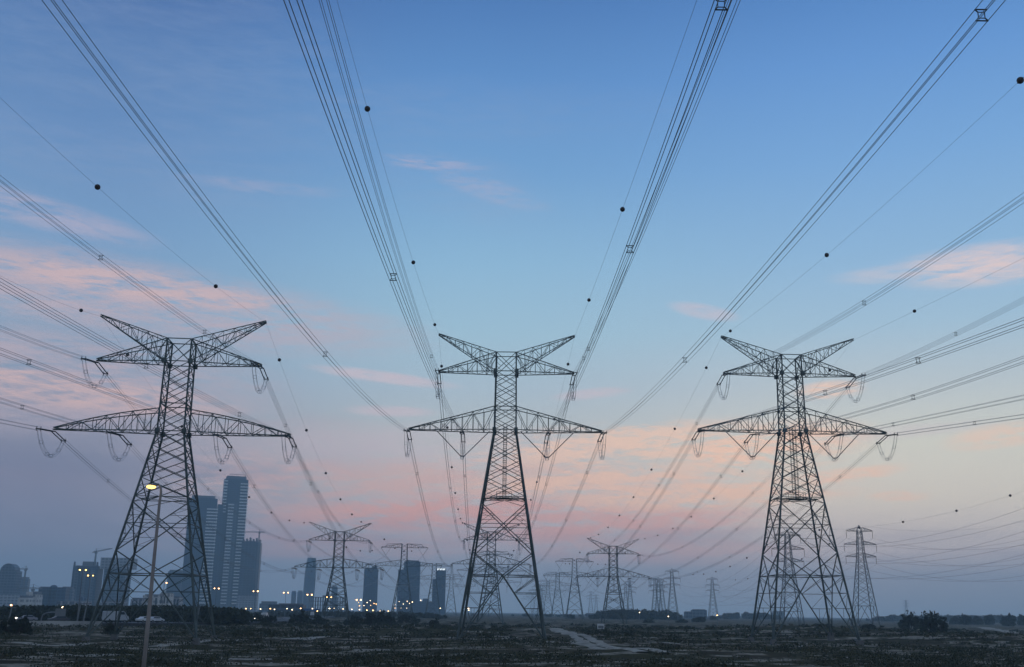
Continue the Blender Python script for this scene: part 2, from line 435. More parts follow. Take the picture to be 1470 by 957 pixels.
ZT, ZP, ZW = 10.44, 13.87, 17.25               # upper arm, body top and peak above the lower arm
ATT = {}
def strain_tower(key, x, y, yaw, zbase, lz, hwf, label, group, detail=2, foot=None, vstr=True, armbow=0.0, lower_depth=4.0):
    root = empty('transmission_tower', (x, y, zbase), label, 'power pylon', group, yaw)
    hw_w, hw_t = 1.9, 1.75
    wl, wb_ = (.225, .098) if detail == 2 else (.27, .12)
    hw = lambda t: hw_w + (hwf - hw_w) * t                    # t: 0 waist .. 1 ground
    zt_ = lambda t: lz * (1 - t)
    foot = foot or (0, 0, 0, 0)
    for k, (sx, sy) in enumerate(((-1, -1), (1, -1), (1, 1), (-1, 1))):
        mb = MB(); a_ = Vector((sx * hw_w, sy * hw_w, lz)); b_ = Vector((sx * hwf, sy * hwf, 0))
        ext = (b_ - a_) * (1 + (.02 - foot[k]) / lz)
        mb.beam(a_ + ext, a_, wl * 1.15, wl); mb.build('leg', STEEL, root)
        fb = MB(); q = a_ + ext; fb.box(q.x - .5, q.x + .5, q.y - .5, q.y + .5, q.z - 1.2, q.z + .25, .8); fb.build('footing', CONC, root)
    up_levels = [0, .075, .155, .24, .333] if detail == 2 else [0, .12, .25, .38]
    for f in range(4):
        mb = MB()
        for i in range(len(up_levels) - 1):
            ta, tb = up_levels[i], up_levels[i + 1]
            A = face_pts(hw(ta), zt_(ta), f); B = face_pts(hw(tb), zt_(tb), f)
            X2(mb, B[0], B[1], A[0], A[1], wb_ * 1.15)
            if detail == 2:
                c_ = lerp(lerp(A[0], B[1], .5), lerp(A[1], B[0], .5), .5)
                for s_ in (0, 1):
                    lm = lerp(A[s_], B[s_], .5)
                    mb.beam(lm, lerp(A[s_], B[1 - s_], .25), wb_ * .6); mb.beam(lm, lerp(B[s_], A[1 - s_], .25), wb_ * .6)
        tp = up_levels[-1]
        P = face_pts(hw(tp), zt_(tp), f); mb.beam(P[0], P[1], wb_)
        n1 = tp + .03; n2 = .597
        A = face_pts(hw(n1), zt_(n1), f); B = face_pts(hw(n2), zt_(n2), f)
        if detail == 2: mb.beam(lerp(P[0], P[1], .5), A[0], wb_ * .8); mb.beam(lerp(P[0], P[1], .5), A[1], wb_ * .8)
        X2(mb, B[0], B[1], A[0], A[1], wb_ * 1.5)
        wa, wb2 = hw(n1), hw(n2); tc_ = wa / (wa + wb2)
        cz = zt_(n1) * (1 - tc_) + zt_(n2) * tc_; tcx = 1 - cz / lz
        C0 = face_pts(hw(tcx), cz, f); mb.beam(C0[0], C0[1], wb_)
        X0 = lerp(C0[0], C0[1], .5)
        if detail == 2:
            for s_ in (0, 1):
                for q in (.3, .62):
                    pl = lerp(A[s_], C0[s_], q); pd = lerp(A[s_], X0, q); mb.beam(pl, pd, wb_ * .6)
                    pl2 = lerp(B[s_], C0[s_], q); pd2 = lerp(B[s_], X0, q); mb.beam(pl2, pd2, wb_ * .6)
                mb.beam(lerp(A[s_], X0, .5), C0[s_], wb_ * .6); mb.beam(lerp(B[s_], X0, .5), C0[s_], wb_ * .6)
                mb.beam(lerp(A[s_], X0, .62), lerp(A[s_], C0[s_], .3), wb_ * .5); mb.beam(lerp(B[s_], X0, .62), lerp(B[s_], C0[s_], .3), wb_ * .5)
        t3 = .703
        Hh = face_pts(hw(t3), zt_(t3), f); mid_ = lerp(Hh[0], Hh[1], .5); G = face_pts(hwf, 0, f)
        mb.beam(Hh[0], Hh[1], wb_ * 1.2)
        for s_ in (0, 1):
            mb.beam(B[s_], mid_, wb_ * 1.5); mb.beam(mid_, G[s_], wb_ * 1.6)
            mb.beam(lerp(B[s_], mid_, .5), lerp(B[s_], Hh[s_], 1), wb_ * .7)
            for t4 in (.783, .853, .925):
                L4 = face_pts(hw(t4), zt_(t4), f)[s_]; q = (t4 - t3) / (1 - t3); d4 = lerp(mid_, G[s_], q)
                if t4 < .9: mb.beam(L4, d4, wb_ * .9)
                prev = face_pts(hw(t4 - .07), zt_(t4 - .07), f)[s_]
                if detail == 2: mb.beam(prev, d4, wb_ * .6)
            if detail == 2:
                q = lerp(mid_, G[s_], (.783 - t3) / (1 - t3)); mb.beam(q, Hh[s_], wb_ * .8)
                q2 = lerp(mid_, G[s_], (.853 - t3) / (1 - t3)); L5 = face_pts(hw(.853), zt_(.853), f)[s_]
                mb.beam(lerp(q2, L5, .5), lerp(q2, L5, .5) + Vector((0, 0, -lz * .055)), wb_ * .5)
        mb.build('face_bracing', STEEL, root)
    # plan bracing inside
    for t in (up_levels[-1], .703):
        mb = MB()
        c = [face_pts(hw(t), zt_(t), f)[0] for f in range(4)]
        mids = [lerp(c[i], c[(i + 1) % 4], .5) for i in range(4)]
        for i in range(4): mb.beam(mids[i], mids[(i + 1) % 4], wb_ * .8)
        mb.build('plan_bracing', STEEL, root)
    # upper body
    mb = MB(); lev = [0, 2.0, 4.1, 6.2, 8.3, ZT, ZP]
    hu = lambda z: hw_w + (hw_t - hw_w) * z / ZP
    for k, (sx, sy) in enumerate(((-1, -1), (1, -1), (1, 1), (-1, 1))):
        mb.beam((sx * hw_w, sy * hw_w, lz), (sx * hw_t, sy * hw_t, lz + ZP), wl * .8)
    for f in range(4):
        for i in range(len(lev) - 1):
            A = face_pts(hu(lev[i]), lz + lev[i], f); B = face_pts(hu(lev[i + 1]), lz + lev[i + 1], f)
            X2(mb, A[0], A[1], B[0], B[1], wb_)
            if lev[i] in (0, 4.1, ZT): mb.beam(A[0], A[1], wb_ * 1.3)
            if detail == 2:
                for s_ in (0, 1): mb.beam(lerp(A[s_], B[s_], .5), lerp(A[s_], B[1 - s_], .25), wb_ * .6)
        B = face_pts(hu(ZP), lz + ZP, f); mb.beam(B[0], B[1], wb_ * 1.3)
    for sx in (-1, 1):
        for sy in (-1, 1):
            for z in (lz, lz + ZT): mb.box(sx * hw_w - .3, sx * hw_w + .3, sy * hw_w - .3, sy * hw_w + .3, z - .35, z + .35)
    mb.build('body', STEEL, root)
    ns = 8 if detail == 2 else 6
    for s_ in (-1, 1):
        arm('lower_crossarm', hw_w, s_, hw_w, lz, lz + lower_depth, 17, lz, ns, root, STEEL, .135, wb_ * .85, armbow)
        arm('upper_crossarm', hw_t, s_, hw_t, lz + ZT, lz + ZP, 12.03, lz + ZT, ns - 2, root, STEEL, .125, wb_ * .75)
        arm('earth_wire_peak', hw_t, s_, hw_t, lz + ZT, lz + ZP, 12.19, lz + ZW, ns - 1, root, STEEL, .115, wb_ * .7)
    if key not in (0, 3):
        mb = MB()
        for sy in ((-1, 1) if detail == 2 else (-1,)):
            yq = sy * .7; z0, z1 = lz * (1 - .33), lz + .9
            for dx in (-.28, .28): mb.beam((dx, yq, z0), (dx, yq, z1), .07)
            z = z0
            while z < z1:
                mb.beam((-.28, yq, z), (.28, yq, z), .045)
                if int((z - z0) / .35) % 3 == 0 and detail == 2:
                    for a in range(5):
                        t0 = PI * a / 5; t1 = PI * (a + 1) / 5
                        mb.beam((.38 * math.cos(t0), yq + sy * .7 * math.sin(t0), z), (.38 * math.cos(t1), yq + sy * .7 * math.sin(t1), z), .04)
                z += .35
            for a in (PI * .25, PI * .75): mb.beam((.38 * math.cos(a), yq + sy * .7 * math.sin(a), z0 + 1), (.38 * math.cos(a), yq + sy * .7 * math.sin(a), z1), .035)
        mb.build('ladder', STEEL, root)
        mb = MB(); zp_ = lz * (1 - .333)
        mb.box(-1.3, 1.3, -1.5, 1.5, zp_ - .05, zp_)
        for s_ in (-1.3, 1.3):
            mb.beam((s_, -1.5, zp_ + 1), (s_, 1.5, zp_ + 1), .06); mb.beam((-1.3, s_ * 1.15, zp_ + 1), (1.3, s_ * 1.15, zp_ + 1), .06)
            for t in (-1.5, 0, 1.5): mb.beam((s_, t, zp_), (s_, t, zp_ + 1), .06)
        h_ = hw(.333); mb.beam((-h_, -.8, zp_), (h_, -.8, zp_), .12); mb.beam((-h_, .8, zp_), (h_, .8, zp_), .12)
        mb.build('rest_platform', STEEL, root)
    ca, sa = math.cos(yaw), math.sin(yaw)
    def wp(lx, ly, lz_): return Vector((x + lx * ca - ly * sa, y + lx * sa + ly * ca, zbase + lz_))
    for s_ in (-1, 1):
        ATT[key, s_, 'w'] = wp(s_ * 12.19, 0, lz + ZW); ATT[key, s_, 't'] = wp(s_ * 12.03, 0, lz + ZT - .3)
        ATT[key, s_, 'l'] = wp(s_ * 17, 0, lz - .3); ATT[key, s_, 'i'] = wp(s_ * 7.4, 0, lz - .6)
    return root

def to_local(root, p):
    a = root.rotation_euler.z; d = Vector(p) - root.location
    return Vector((d.x * math.cos(-a) - d.y * math.sin(-a), d.x * math.sin(-a) + d.y * math.cos(-a), d.z))

SL = 4.6   # insulator string length
def string_and_jumper(root, a, pf, pr, detail=2, drop=4.2, vs_=False):
    """double tension strings toward both spans and the jumper loop between their ends (world points)"""
    A = to_local(root, a); PF = to_local(root, pf); PR = to_local(root, pr)
    for P in (PF, PR):
        mb = MB()
        for o in (-.28, .28):
            d = (P - A); off = Vector((o, 0, 0))
            if detail == 2:
                nd = 26; pts = []; rr = []
                for k in range(nd * 2 + 1):
                    pts.append(A + off + d * (k / (nd * 2)) * .96); rr.append(.085 if k % 2 else .05)
                mb.tube(pts, rr, 6)
            else: mb.beam(A + off, P + off, .2)
        mb.beam(P + Vector((-.4, 0, 0)), P + Vector((.4, 0, 0)), .12); mb.beam(A + Vector((-.35, 0, 0)), A + Vector((.35, 0, 0)), .12)
        mb.beam(P + Vector((-.3, 0, -.3)), P + Vector((-.3, 0, .3)), .07); mb.beam(P + Vector((.3, 0, -.3)), P + Vector((.3, 0, .3)), .07)
        mb.build('insulator_string', INSUL, root)
    mb = MB(); mid_ = (PF + PR) / 2; low = min(PF.z, PR.z) - drop + 1.6
    low = A.z - drop
    nq = 16
    for ox in (-.225, .225):
        for oz in (0, .4):
            pts = []
            for k in range(nq + 1):
                t = k / nq; p = lerp(PF, PR, t); chord = p.z
                u = 4 * t * (1 - t)
                p.z = chord + (low - mid_.z) * (u ** .8) + oz * (1 - .2 * u); p.x += ox; pts.append(p)
            mb.tube(pts, .019 if detail == 2 else .045, 4, False)
    for t in ((.15, .42, .58, .85) if detail == 2 else (.45,)):
        p = lerp(PF, PR, t); u = 4 * t * (1 - t); p.z = p.z + (low - mid_.z) * (u ** .8)
        c4 = [p + Vector((-.25, 0, -.03)), p + Vector((.25, 0, -.03)), p + Vector((.25, 0, .42)), p + Vector((-.25, 0, .42))]
        for k in range(4): mb.beam(c4[k], c4[(k + 1) % 4], .04)
    mb.build('jumper_loop', WIRE, root)
    if vs_:
        mb = MB(); p = Vector((A.x, A.y, A.z - drop + .5))
        for dx in (-4.6, 4.6):
            q = Vector((A.x + dx, A.y, A.z + .5)); mb.tube([q, lerp(q, p, .5) + Vector((0, 0, -.15)), p + Vector((math.copysign(.3, dx), 0, 0))], .075, 5)
        mb.beam(p + Vector((-.4, 0, 0)), p + Vector((.4, 0, 0)), .12)
        mb.build('jumper_v_string', INSUL, root)

def along(a, b, sag, t):
    p = lerp(a, b, t); p.z -= 4 * sag * t * (1 - t); return p
def spacer(parent, p, d):
    mb = MB(); h = .225
    c4 = [Vector((-h, 0, -h)), Vector((h, 0, -h)), Vector((h, 0, h)), Vector((-h, 0, h))]
    i4 = [v * .55 for v in c4]
    for k in range(4):
        mb.beam(i4[k], i4[(k + 1) % 4], .028); mb.beam(i4[k], c4[k] * 1.05, .036)
    for k in (0, 2): mb.beam(c4[k] * 1.05, c4[(k + 1) % 4] * 1.05, .04)
    return mb.build('spacer', INSUL, parent, p)
def bundle(pts, label, group, spac=(), r=.019, quad=True):
    """four parallel subconductors through pts (world); spac = points for spacers"""
    o0 = pts[0]; mb = MB()
    offs = [(-.225, -.225), (.225, -.225), (.225, .225), (-.225, .225)] if quad else [(0, 0)]
    for ox, oz in offs: mb.tube([p - o0 + Vector((ox, 0, oz)) for p in pts], r, 4, False)
    o = mb.build('conductor_bundle' if quad else 'conductor', WIRE, None, o0)
    tag(o, label, 'power cable', group)
    for p, d in spac: spacer(o, p - o0, d)
    return o
def earth(pts, label, group, balls=(), r=.013, br=.27):
    o0 = pts[0]; mb = MB(); mb.tube([p - o0 for p in pts], r, 4, False)
    o = mb.build('earth_wire', WIRE, None, o0); tag(o, label, 'power cable', group)
    for p in balls:
        b_ = MB(); b_.ball((0, 0, 0), br, 14, 9)
        b_.tube([(0, -br - .18, 0), (0, br + .18, 0)], .05, 6)
        b_.build('marker_ball', BALL, o, p - o0, True)
    return o

near_z = {0: -4.31, 1: 1.605, 2: 2.705}
LZ0 = 29.105 + CAMZ
towers = {}
NG = 'large foreground pylons'
towers[0] = strain_tower(0, -49.504, 154.492, .0923, .35, LZ0 - 4.31 - .35, 7.16, 'large lattice pylon at the left, behind the tall lit street lamp', NG, 2, (-.0, .0, .0, .0), False, .35, 3.3)
towers[1] = strain_tower(1, -.939, 184.345, -.0068, -.05, LZ0 + 1.605 + .05, 7.16, 'large lattice pylon in the middle, seen square on, small pylon between its legs', NG, 2, None, True, 0, 4.1)
towers[2] = strain_tower(2, 50.356, 187.616, .0306, .6, LZ0 + 2.705 - .6, 7.16, 'large lattice pylon at the right, a thin three-armed pylon just right of it', NG, 2, (0, 0, 1.0, 0), True, 0, 4.1)
MG = 'second row of pylons'
towers[3] = strain_tower(3, -66.74, 424.98, .054, 0, LZ0 - 13.163, 5.1, 'small upswept lattice pylon between the high-rise cluster and the blue slab tower', MG, 1, None, False, .4, 3.4)
towers[4] = strain_tower(4, -7.64, 469.57, 0, 0, LZ0 - 9.168, 5.6, 'small lattice pylon seen through the legs of the middle pylon', MG, 1)
towers[5] = strain_tower(5, 48.54, 503.34, .05, 0, LZ0 - 12.544, 5.2, 'small lattice pylon with upswept peaks right of the middle pylon, near the pale sandy track', MG, 1)

# front spans: heading, start slope, curvature measured from the arm tip
FR = {(0, -1, 'w'): (-.0181, -.1655, .1739), (0, 1, 'w'): (-.0232, -.1012, .0541), (0, -1, 't'): (-.024, -.1071, .0806), (0, 1, 't'): (-.0262, -.0717, .0378),
      (0, -1, 'l'): (-.0247, -.0842, .0298), (0, 1, 'l'): (-.0262, -.0603, .0252), (0, -1, 'i'): (-.0235, -.062, .03), (0, 1, 'i'): (-.0226, -.0393, -.0142),
      (1, -1, 'w'): (-.0016, -.0865, .0426), (1, 1, 'w'): (.0055, -.0877, .0142), (1, -1, 'l'): (-.0019, -.1108, .0409), (1, 1, 'l'): (.0094, -.1022, .0304),
      (1, -1, 't'): (.0100, -.0890, .0384), (1, -1, 'i'): (.0042, -.1141, .0324), (1, 1, 'i'): (.0076, -.1071, .0352), (1, 1, 't'): (.0048, -.1109, .0338),
      (2, -1, 'w'): (.002, -.1189, .0322), (2, 1, 'w'): (.0002, -.0991, .0049), (2, -1, 't'): (.004, -.1457, .0431), (2, 1, 't'): (-.0004, -.0906, .0382),
      (2, -1, 'l'): (.0004, -.1191, .0111), (2, -1, 'i'): (.0008, -.1404, .04), (2, 1, 'i'): (.0009, -.1014, .004), (2, 1, 'l'): (.001, -.1107, -.001)}
MK = {(0, -1, 'w'): [7], (0, 1, 'w'): [25.8, 63.3], (1, -1, 'w'): [10.3, 50.8, 97.3], (1, 1, 'w'): [32.3, 77.5], (2, -1, 'w'): [8, 64.5, 114.2], (2, 1, 'w'): [29.5],
      (0, 1, 't'): [27.8, 60], (0, -1, 'i'): [30.5], (0, 1, 'l'): [27.5, 59.3], (0, 1, 'i'): [61.8], (1, -1, 'l'): [84.3], (1, 1, 'l'): [83.8, 148.8],
      (1, -1, 't'): [20.3], (1, -1, 'i'): [32.0, 118], (1, 1, 't'): [23.5, 33.0], (1, 1, 'i'): [120.8, 149.3], (2, -1, 't'): [75.5], (2, -1, 'l'): [76.5, 102.3], (2, -1, 'i'): [76], (2, 1, 'i'): [29.5], (2, 1, 't'): [44], (2, 1, 'l'): [36]}
WN = {'w': 'peak tip', 't': 'upper arm tip', 'l': 'lower arm tip', 'i': 'lower arm middle'}
SN = {-1: 'left', 1: 'right'}
def fpt(key, t):
    a = ATT[key]; ph, s_, k = FR[key]
    return Vector((a.x + t * math.sin(ph), a.y - t * math.cos(ph), a.z + s_ * t + k * .01 * t * t))
ENDF = {}
for key in FR:
    i, sd, kd = key
    L_ = 300; start = 0 if kd == 'w' else SL
    ts = [start + (L_ - start) * k / 110 for k in range(111)]
    pts = [fpt(key, t) for t in ts]
    if kd == 'w':
        earth(pts, 'earth wire with marker balls passing overhead from the %s large pylon, %s %s' % (TOWERN[i], SN[sd], WN[kd]), 'earth wires passing overhead', [fpt(key, t) for t in MK.get(key, ())])
    else:
        ENDF[key] = fpt(key, SL)
        bundle(pts, 'four-wire cable sweeping overhead from the %s large pylon, %s %s' % (TOWERN[i], SN[sd], WN[kd]), 'cables passing overhead', [(fpt(key, t), None) for t in MK.get(key, ())])
# rear spans to the second row
ENDR, ENDF2 = {}, {}
def span_dir(a, b, sag, L_):
    d = (b - a).length; return along(a, b, sag, L_ / d), along(a, b, sag, 1 - L_ / d)
for i in range(3):
    j = i + 3
    for sd in (-1, 1):
        for kd in 'wtli':
            a, b_ = ATT[i, sd, kd], ATT[j, sd, kd]
            sag = {(1, 1, 'w'): 5.0, (1, 1, 'l'): 6.0, (0, 1, 'l'): 7.0, (1, -1, 't'): 9.5, (2, 1, 't'): 10}.get((i, sd, kd), 8.6 if kd == 'w' else 8.0)
            D_ = (b_ - a).length
            if kd == 'w':
                nb = int(D_ / 40)
                pts = [along(a, b_, sag, k / 60) for k in range(61)]
                earth(pts, 'earth wire with marker balls running back from the %s large pylon, %s %s' % (TOWERN[i], SN[sd], WN[kd]), 'earth wires to the second row', [along(a, b_, sag, (15 + 40 * k) / D_) for k in range(nb + 1)], .013, .29)
            else:
                p0, p1_ = span_dir(a, b_, sag, SL)
                ENDR[i, sd, kd] = p0; ENDF2[j, sd, kd] = p1_
                t0, t1 = SL / D_, 1 - SL / D_
                pts = [along(a, b_, sag, t0 + (t1 - t0) * k / 60) for k in range(61)]
                bundle(pts, 'four-wire cable sagging away behind the %s large pylon from its %s %s' % (TOWERN[i], SN[sd], WN[kd]), 'cables to the second row',
                       [(along(a, b_, sag, (28 + 55 * k) / D_), None) for k in range(int((D_ - 30) / 55) + 1)], .022)
for i in range(3):
    for sd in (-1, 1):
        for kd in 'tli':
            string_and_jumper(towers[i], ATT[i, sd, kd], ENDF[i, sd, kd], ENDR[i, sd, kd], 2, 3.7 if i == 0 else 4.4, kd == 'i' and i > 0)

# ------------------------------------------------------------------ flat-topped suspension towers farther back
def far_tower(x, y, z0, label):
    root = empty('transmission_tower', (x, y, z0), label, 'power pylon', 'distant flat-topped pylons')
    lz, hwf, hw_w = 32.2, 6.7, 2.0
    for sx, sy in ((-1, -1), (1, -1), (1, 1), (-1, 1)):
        mb = MB(); mb.beam((sx * hwf, sy * hwf, 0), (sx * hw_w, sy * hw_w, lz), .36, .3); mb.build('leg', STEEL, root)
    mb = MB(); hw = lambda t: hw_w + (hwf - hw_w) * t
    lv = [0, .1, .22, .36, .55, .78]
    for f in range(4):
        for a, b_ in zip(lv, lv[1:]):
            A = face_pts(hw(a), lz * (1 - a), f); B = face_pts(hw(b_), lz * (1 - b_), f); X2(mb, B[0], B[1], A[0], A[1], .13)
            if b_ in (.36, .78): mb.beam(B[0], B[1], .22)
        B = face_pts(hw(.78), lz * .22, f); G = face_pts(hwf, 0, f); m_ = lerp(B[0], B[1], .5)
        mb.beam(m_, G[0], .22); mb.beam(m_, G[1], .22)
    mb.build('face_bracing', STEEL, root)
    mb = MB()
    for sx, sy in ((-1, -1), (1, -1), (1, 1), (-1, 1)): mb.beam((sx * hw_w, sy * hw_w, lz), (sx * 1.7, sy * 1.7, lz + 14.3), .26)
    for f in range(4):
        for k in range(5):
            A = face_pts(1.9, lz + 14.3 * k / 5, f); B = face_pts(1.9, lz + 14.3 * (k + 1) / 5, f); X2(mb, A[0], A[1], B[0], B[1], .12)
    mb.build('body', STEEL, root)
    for s_ in (-1, 1):
        arm('lower_crossarm', 2, s_, 1.8, lz, lz + 4, 24.8, lz + .6, 7, root, STEEL, .17, .10)
        arm('upper_crossarm', 1.8, s_, 1.6, lz + 11.8, lz + 14.3, 15.2, lz + 11.8, 5, root, STEEL, .16, .10)
        mb = MB(); mb.beam((s_ * 1.7, 0, lz + 14.3), (s_ * 11, 0, lz + 14.0), .26); mb.beam((s_ * 11, 0, lz + 14.0), (s_ * 12.5, 0, lz + 12), .2); mb.build('earth_wire_peak', STEEL, root)
        for c_, z_, w_ in ((12, lz + 11.6, 3.2), (21, lz + .2, 3.4), (11, lz + .2, 3.4)):
            mb = MB(); mb.beam((s_ * (c_ - w_), 0, z_), (s_ * c_, 0, z_ - 4.6), .12); mb.beam((s_ * (c_ + w_), 0, z_), (s_ * c_, 0, z_ - 4.6), .2)
            mb.build('insulator_string', INSUL, root)
    return root
def fatt(r, sd, kd):
    x, y, z = r.location
    return Vector((x + sd * {'w': 11, 't': 12, 'l': 21, 'i': 11}[kd], y, z + {'w': 46.2, 't': 39.2, 'l': 27.8, 'i': 27.8}[kd]))
proto = far_tower(-67.6, 700, 0, 'faint flat-topped pylon standing in front of the wide blue office tower')
chain = {0: [proto], 1: [], 2: []}
def cp_t(line, x, y, label, z=0):
    c = copy_tree(proto); c.location = (x, y, z); c['label'] = label; chain[line].append(c)
cp_t(0, -67.5, 985, 'faint flat-topped pylon just right of the blue lit-sign tower')
cp_t(0, -66.5, 1270, 'very faint flat-topped pylon midway between the lit-sign tower and the middle pylon')
cp_t(1, -12, 770, 'faint flat-topped pylon behind the small pylon between the middle pylon legs')
cp_t(1, -12.5, 1060, 'farthest hazy pylon showing low between the middle pylon legs')
cp_t(2, 52.2, 860, 'flat-topped pylon just left of the small right-hand pylon, nearest of its row')
for y_, nm in ((1156, 'second'), (1440, 'third'), (1730, 'fourth'), (2030, 'fifth'), (2340, 'sixth')):
    cp_t(2, 52.2, y_, 'hazy flat-topped pylon, %s of the row left of the small right-hand pylon' % nm)
for line in range(3):
    nm = TOWERN[line]
    for sd in (-1, 1):
        for kd in 'wtli':
            a, b_ = ATT[line + 3, sd, kd], fatt(chain[line][0], sd, kd)
            D_ = (b_ - a).length; t0 = 0 if kd == 'w' else SL / D_
            pts = [along(a, b_, 7.5, t0 + (1 - t0) * k / 30) for k in range(31)]
            if kd == 'w': earth(pts, 'faint earth wire beyond the second-row pylon of the %s line, %s side' % (nm, SN[sd]), 'distant wires', [along(a, b_, 7.5, .18 * q) for q in (1, 2, 3, 4, 5)], .016, .4)
            else:
                bundle(pts, 'faint cable beyond the second-row pylon of the %s line, %s %s' % (nm, SN[sd], WN[kd]), 'distant wires', (), .024)
                string_and_jumper(towers[line + 3], a, ENDF2[line + 3, sd, kd], along(a, b_, 7.5, t0), 1, 4.2, kd == 'i' and line > 0)
    for n_, (ra, rb) in enumerate(zip(chain[line], chain[line][1:])):
        if n_ > 2: break
        for sd in (-1, 1):
            for kd in 'tli':
                a, b_ = fatt(ra, sd, kd), fatt(rb, sd, kd)
                pts = [along(a, b_, 8, k / 20) for k in range(21)]
                bundle(pts, '%s hazy far cable span of the %s line, %s %s' % (('nearest', 'second', 'third')[n_], nm, SN[sd], WN[kd]), 'distant wires', (), .09, False)

# ------------------------------------------------------------------ slim three-armed double circuit towers
def slim_tower(x, y, z0, label, scale=1.0, rz=0.0):
    root = empty('slim_pylon', (x, y, z0), label, 'power pylon', 'slim three-armed pylons', rz, scale)
    AR = ((36.3, 5.2), (31.0, 6.4), (26.2, 6.0))
    lz = 26.2; hwf = 4.4; ww = 1.35
    for sx, sy in ((-1, -1), (1, -1), (1, 1), (-1, 1)):
        mb = MB(); mb.beam((sx * hwf, sy * hwf, -1.5), (sx * ww, sy * ww, lz), .28, .22); mb.build('leg', STEEL2, root)
    mb = MB(); hw = lambda t: ww + (hwf - ww) * t
    lv = [0, .1, .2, .3, .42, .56, .72]
    for f in range(4):
        for a, b_ in zip(lv, lv[1:]):
            A = face_pts(hw(a), lz * (1 - a), f); B = face_pts(hw(b_), lz * (1 - b_), f); X2(mb, B[0], B[1], A[0], A[1], .12)
        B = face_pts(hw(.72), lz * .28, f); G = face_pts(hwf, 0, f); m_ = lerp(B[0], B[1], .5); mb.beam(B[0], B[1], .15)
        mb.beam(m_, G[0], .15); mb.beam(m_, G[1], .15)
    mb.build('face_bracing', STEEL2, root)
    mb = MB()
    for sx, sy in ((-1, -1), (1, -1), (1, 1), (-1, 1)):
        mb.beam((sx * ww, sy * ww, lz), (sx * .8, sy * .8, 36.8), .2); mb.beam((sx * .8, sy * .8, 36.8), (0, 0, 38.7), .16)
    for f in range(4):
        for k in range(5):
            h0, h1 = ww - .11 * k, ww - .11 * (k + 1)
            A = face_pts(h0, lz + 2.1 * k, f); B = face_pts(h1, lz + 2.1 * (k + 1), f); X2(mb, A[0], A[1], B[0], B[1], .11)
    mb.build('body', STEEL2, root)
    for z_, w_ in AR:
        for s_ in (-1, 1):
            arm('crossarm', 1.0, s_, 1.0, z_, z_ + 1.5, w_, z_, 3, root, STEEL2, .14, .08)
            mb = MB(); q = s_ * w_
            mb.tube([(q, 0, z_ - .2 - .35 * k / 2) for k in range(15)], [.12 if k % 2 else .06 for k in range(15)], 5); mb.build('insulator_string', INSUL, root)
    return root
def satt(r, sd, k):
    x, y, z = r.location; s_ = r.scale.x; ca, sa = math.cos(r.rotation_euler.z), math.sin(r.rotation_euler.z)
    if k == 3: return Vector((x, y, z + 38.7 * s_))
    z_, w_ = ((36.3, 5.2), (31.0, 6.4), (26.2, 6.0))[k]
    return Vector((x + sd * w_ * s_ * ca, y + sd * w_ * s_ * sa, z + (z_ - 2.8) * s_))
sA = slim_tower(140, 430, 1.5, 'slim grey three-armed pylon standing alone just right of the right-hand large pylon')
sB = copy_tree(sA); sB.location = (109.8, 425, -1.0); sB['label'] = 'slim three-armed pylon seen through the lattice of the right-hand large pylon'
def slimcopy(px, D, label, scale=1.0):
    c = copy_tree(sA); p = at(px, 885, D); c.location = (p.x, D, 0); c.scale = (scale,) * 3; c['label'] = label; return c
d1 = slimcopy(966, 830, 'hazy slim pylon right of the dark cluster, nearest of the far slim ones')
d2 = slimcopy(1024, 1000, 'hazy slim pylon left of the right-hand large pylon, above a low pale block')
slimcopy(905, 1130, 'hazy slim pylon immediately right of the small right-hand pylon')
slimcopy(898.5, 1240, 'fainter slim pylon just behind the one right of the small right-hand pylon')
slimcopy(941, 1050, 'dark hazy slim pylon, left one of the tight cluster')
slimcopy(946, 1150, 'dark hazy slim pylon, middle one of the tight cluster', 1.1)
slimcopy(951, 1100, 'dark hazy slim pylon, right one of the tight cluster')
slimcopy(848, 1900, 'very faint slim pylon just right of the flat-topped pylon', 1.1)
slimcopy(856, 2000, 'very faint slim pylon in the haze left of the small right-hand pylon', 1.0)
slimcopy(1302, 2600, 'tiny far pylon on the horizon above the pair of bushes', 1.2)
slimcopy(775, 1500, 'very faint slim pylon in the haze right of the middle pylon legs', 1.1)
def pw(a, b_, sag, t1, n_=40, t0=0.0): return [along(a, b_, sag, t0 + (t1 - t0) * k / n_) for k in range(n_ + 1)]
LV = ('top', 'middle', 'bottom')
for r, e, sag, t1, nm in ((sA, Vector((192, 401, -11.1 + CAMZ)), 3.57, 2.6, 'the solitary slim pylon'), (sB, Vector((156, 322, -5.4 + CAMZ)), 4.85, 1.9, 'the slim pylon behind the lattice')):
    for sd in (-1, 1):
        for k in range(3):
            a = satt(r, sd, k); off = a - Vector((r.location.x, r.location.y, CAMZ))
            b_ = Vector((e.x + off.x, e.y, e.z + off.z * (1.3 if r is sB else 1.28)))
            bundle(pw(a, b_, sag, t1), 'cable running right from %s, %s %s arm' % (nm, LV[k], SN[sd]), 'cables of the slim pylons', (), .034, False)
    a = satt(r, 1, 3); b_ = Vector((e.x, e.y, e.z + (a.z - CAMZ) * 1.3))
    balls = [along(a, b_, sag * .8, t) for t in ((.03, .17, .36, .55, .76, .95) if r is sB else ())]
    earth(pw(a, b_, sag * .8, t1), 'earth wire running right from the tip of %s' % nm, 'cables of the slim pylons', balls, .02, .4)
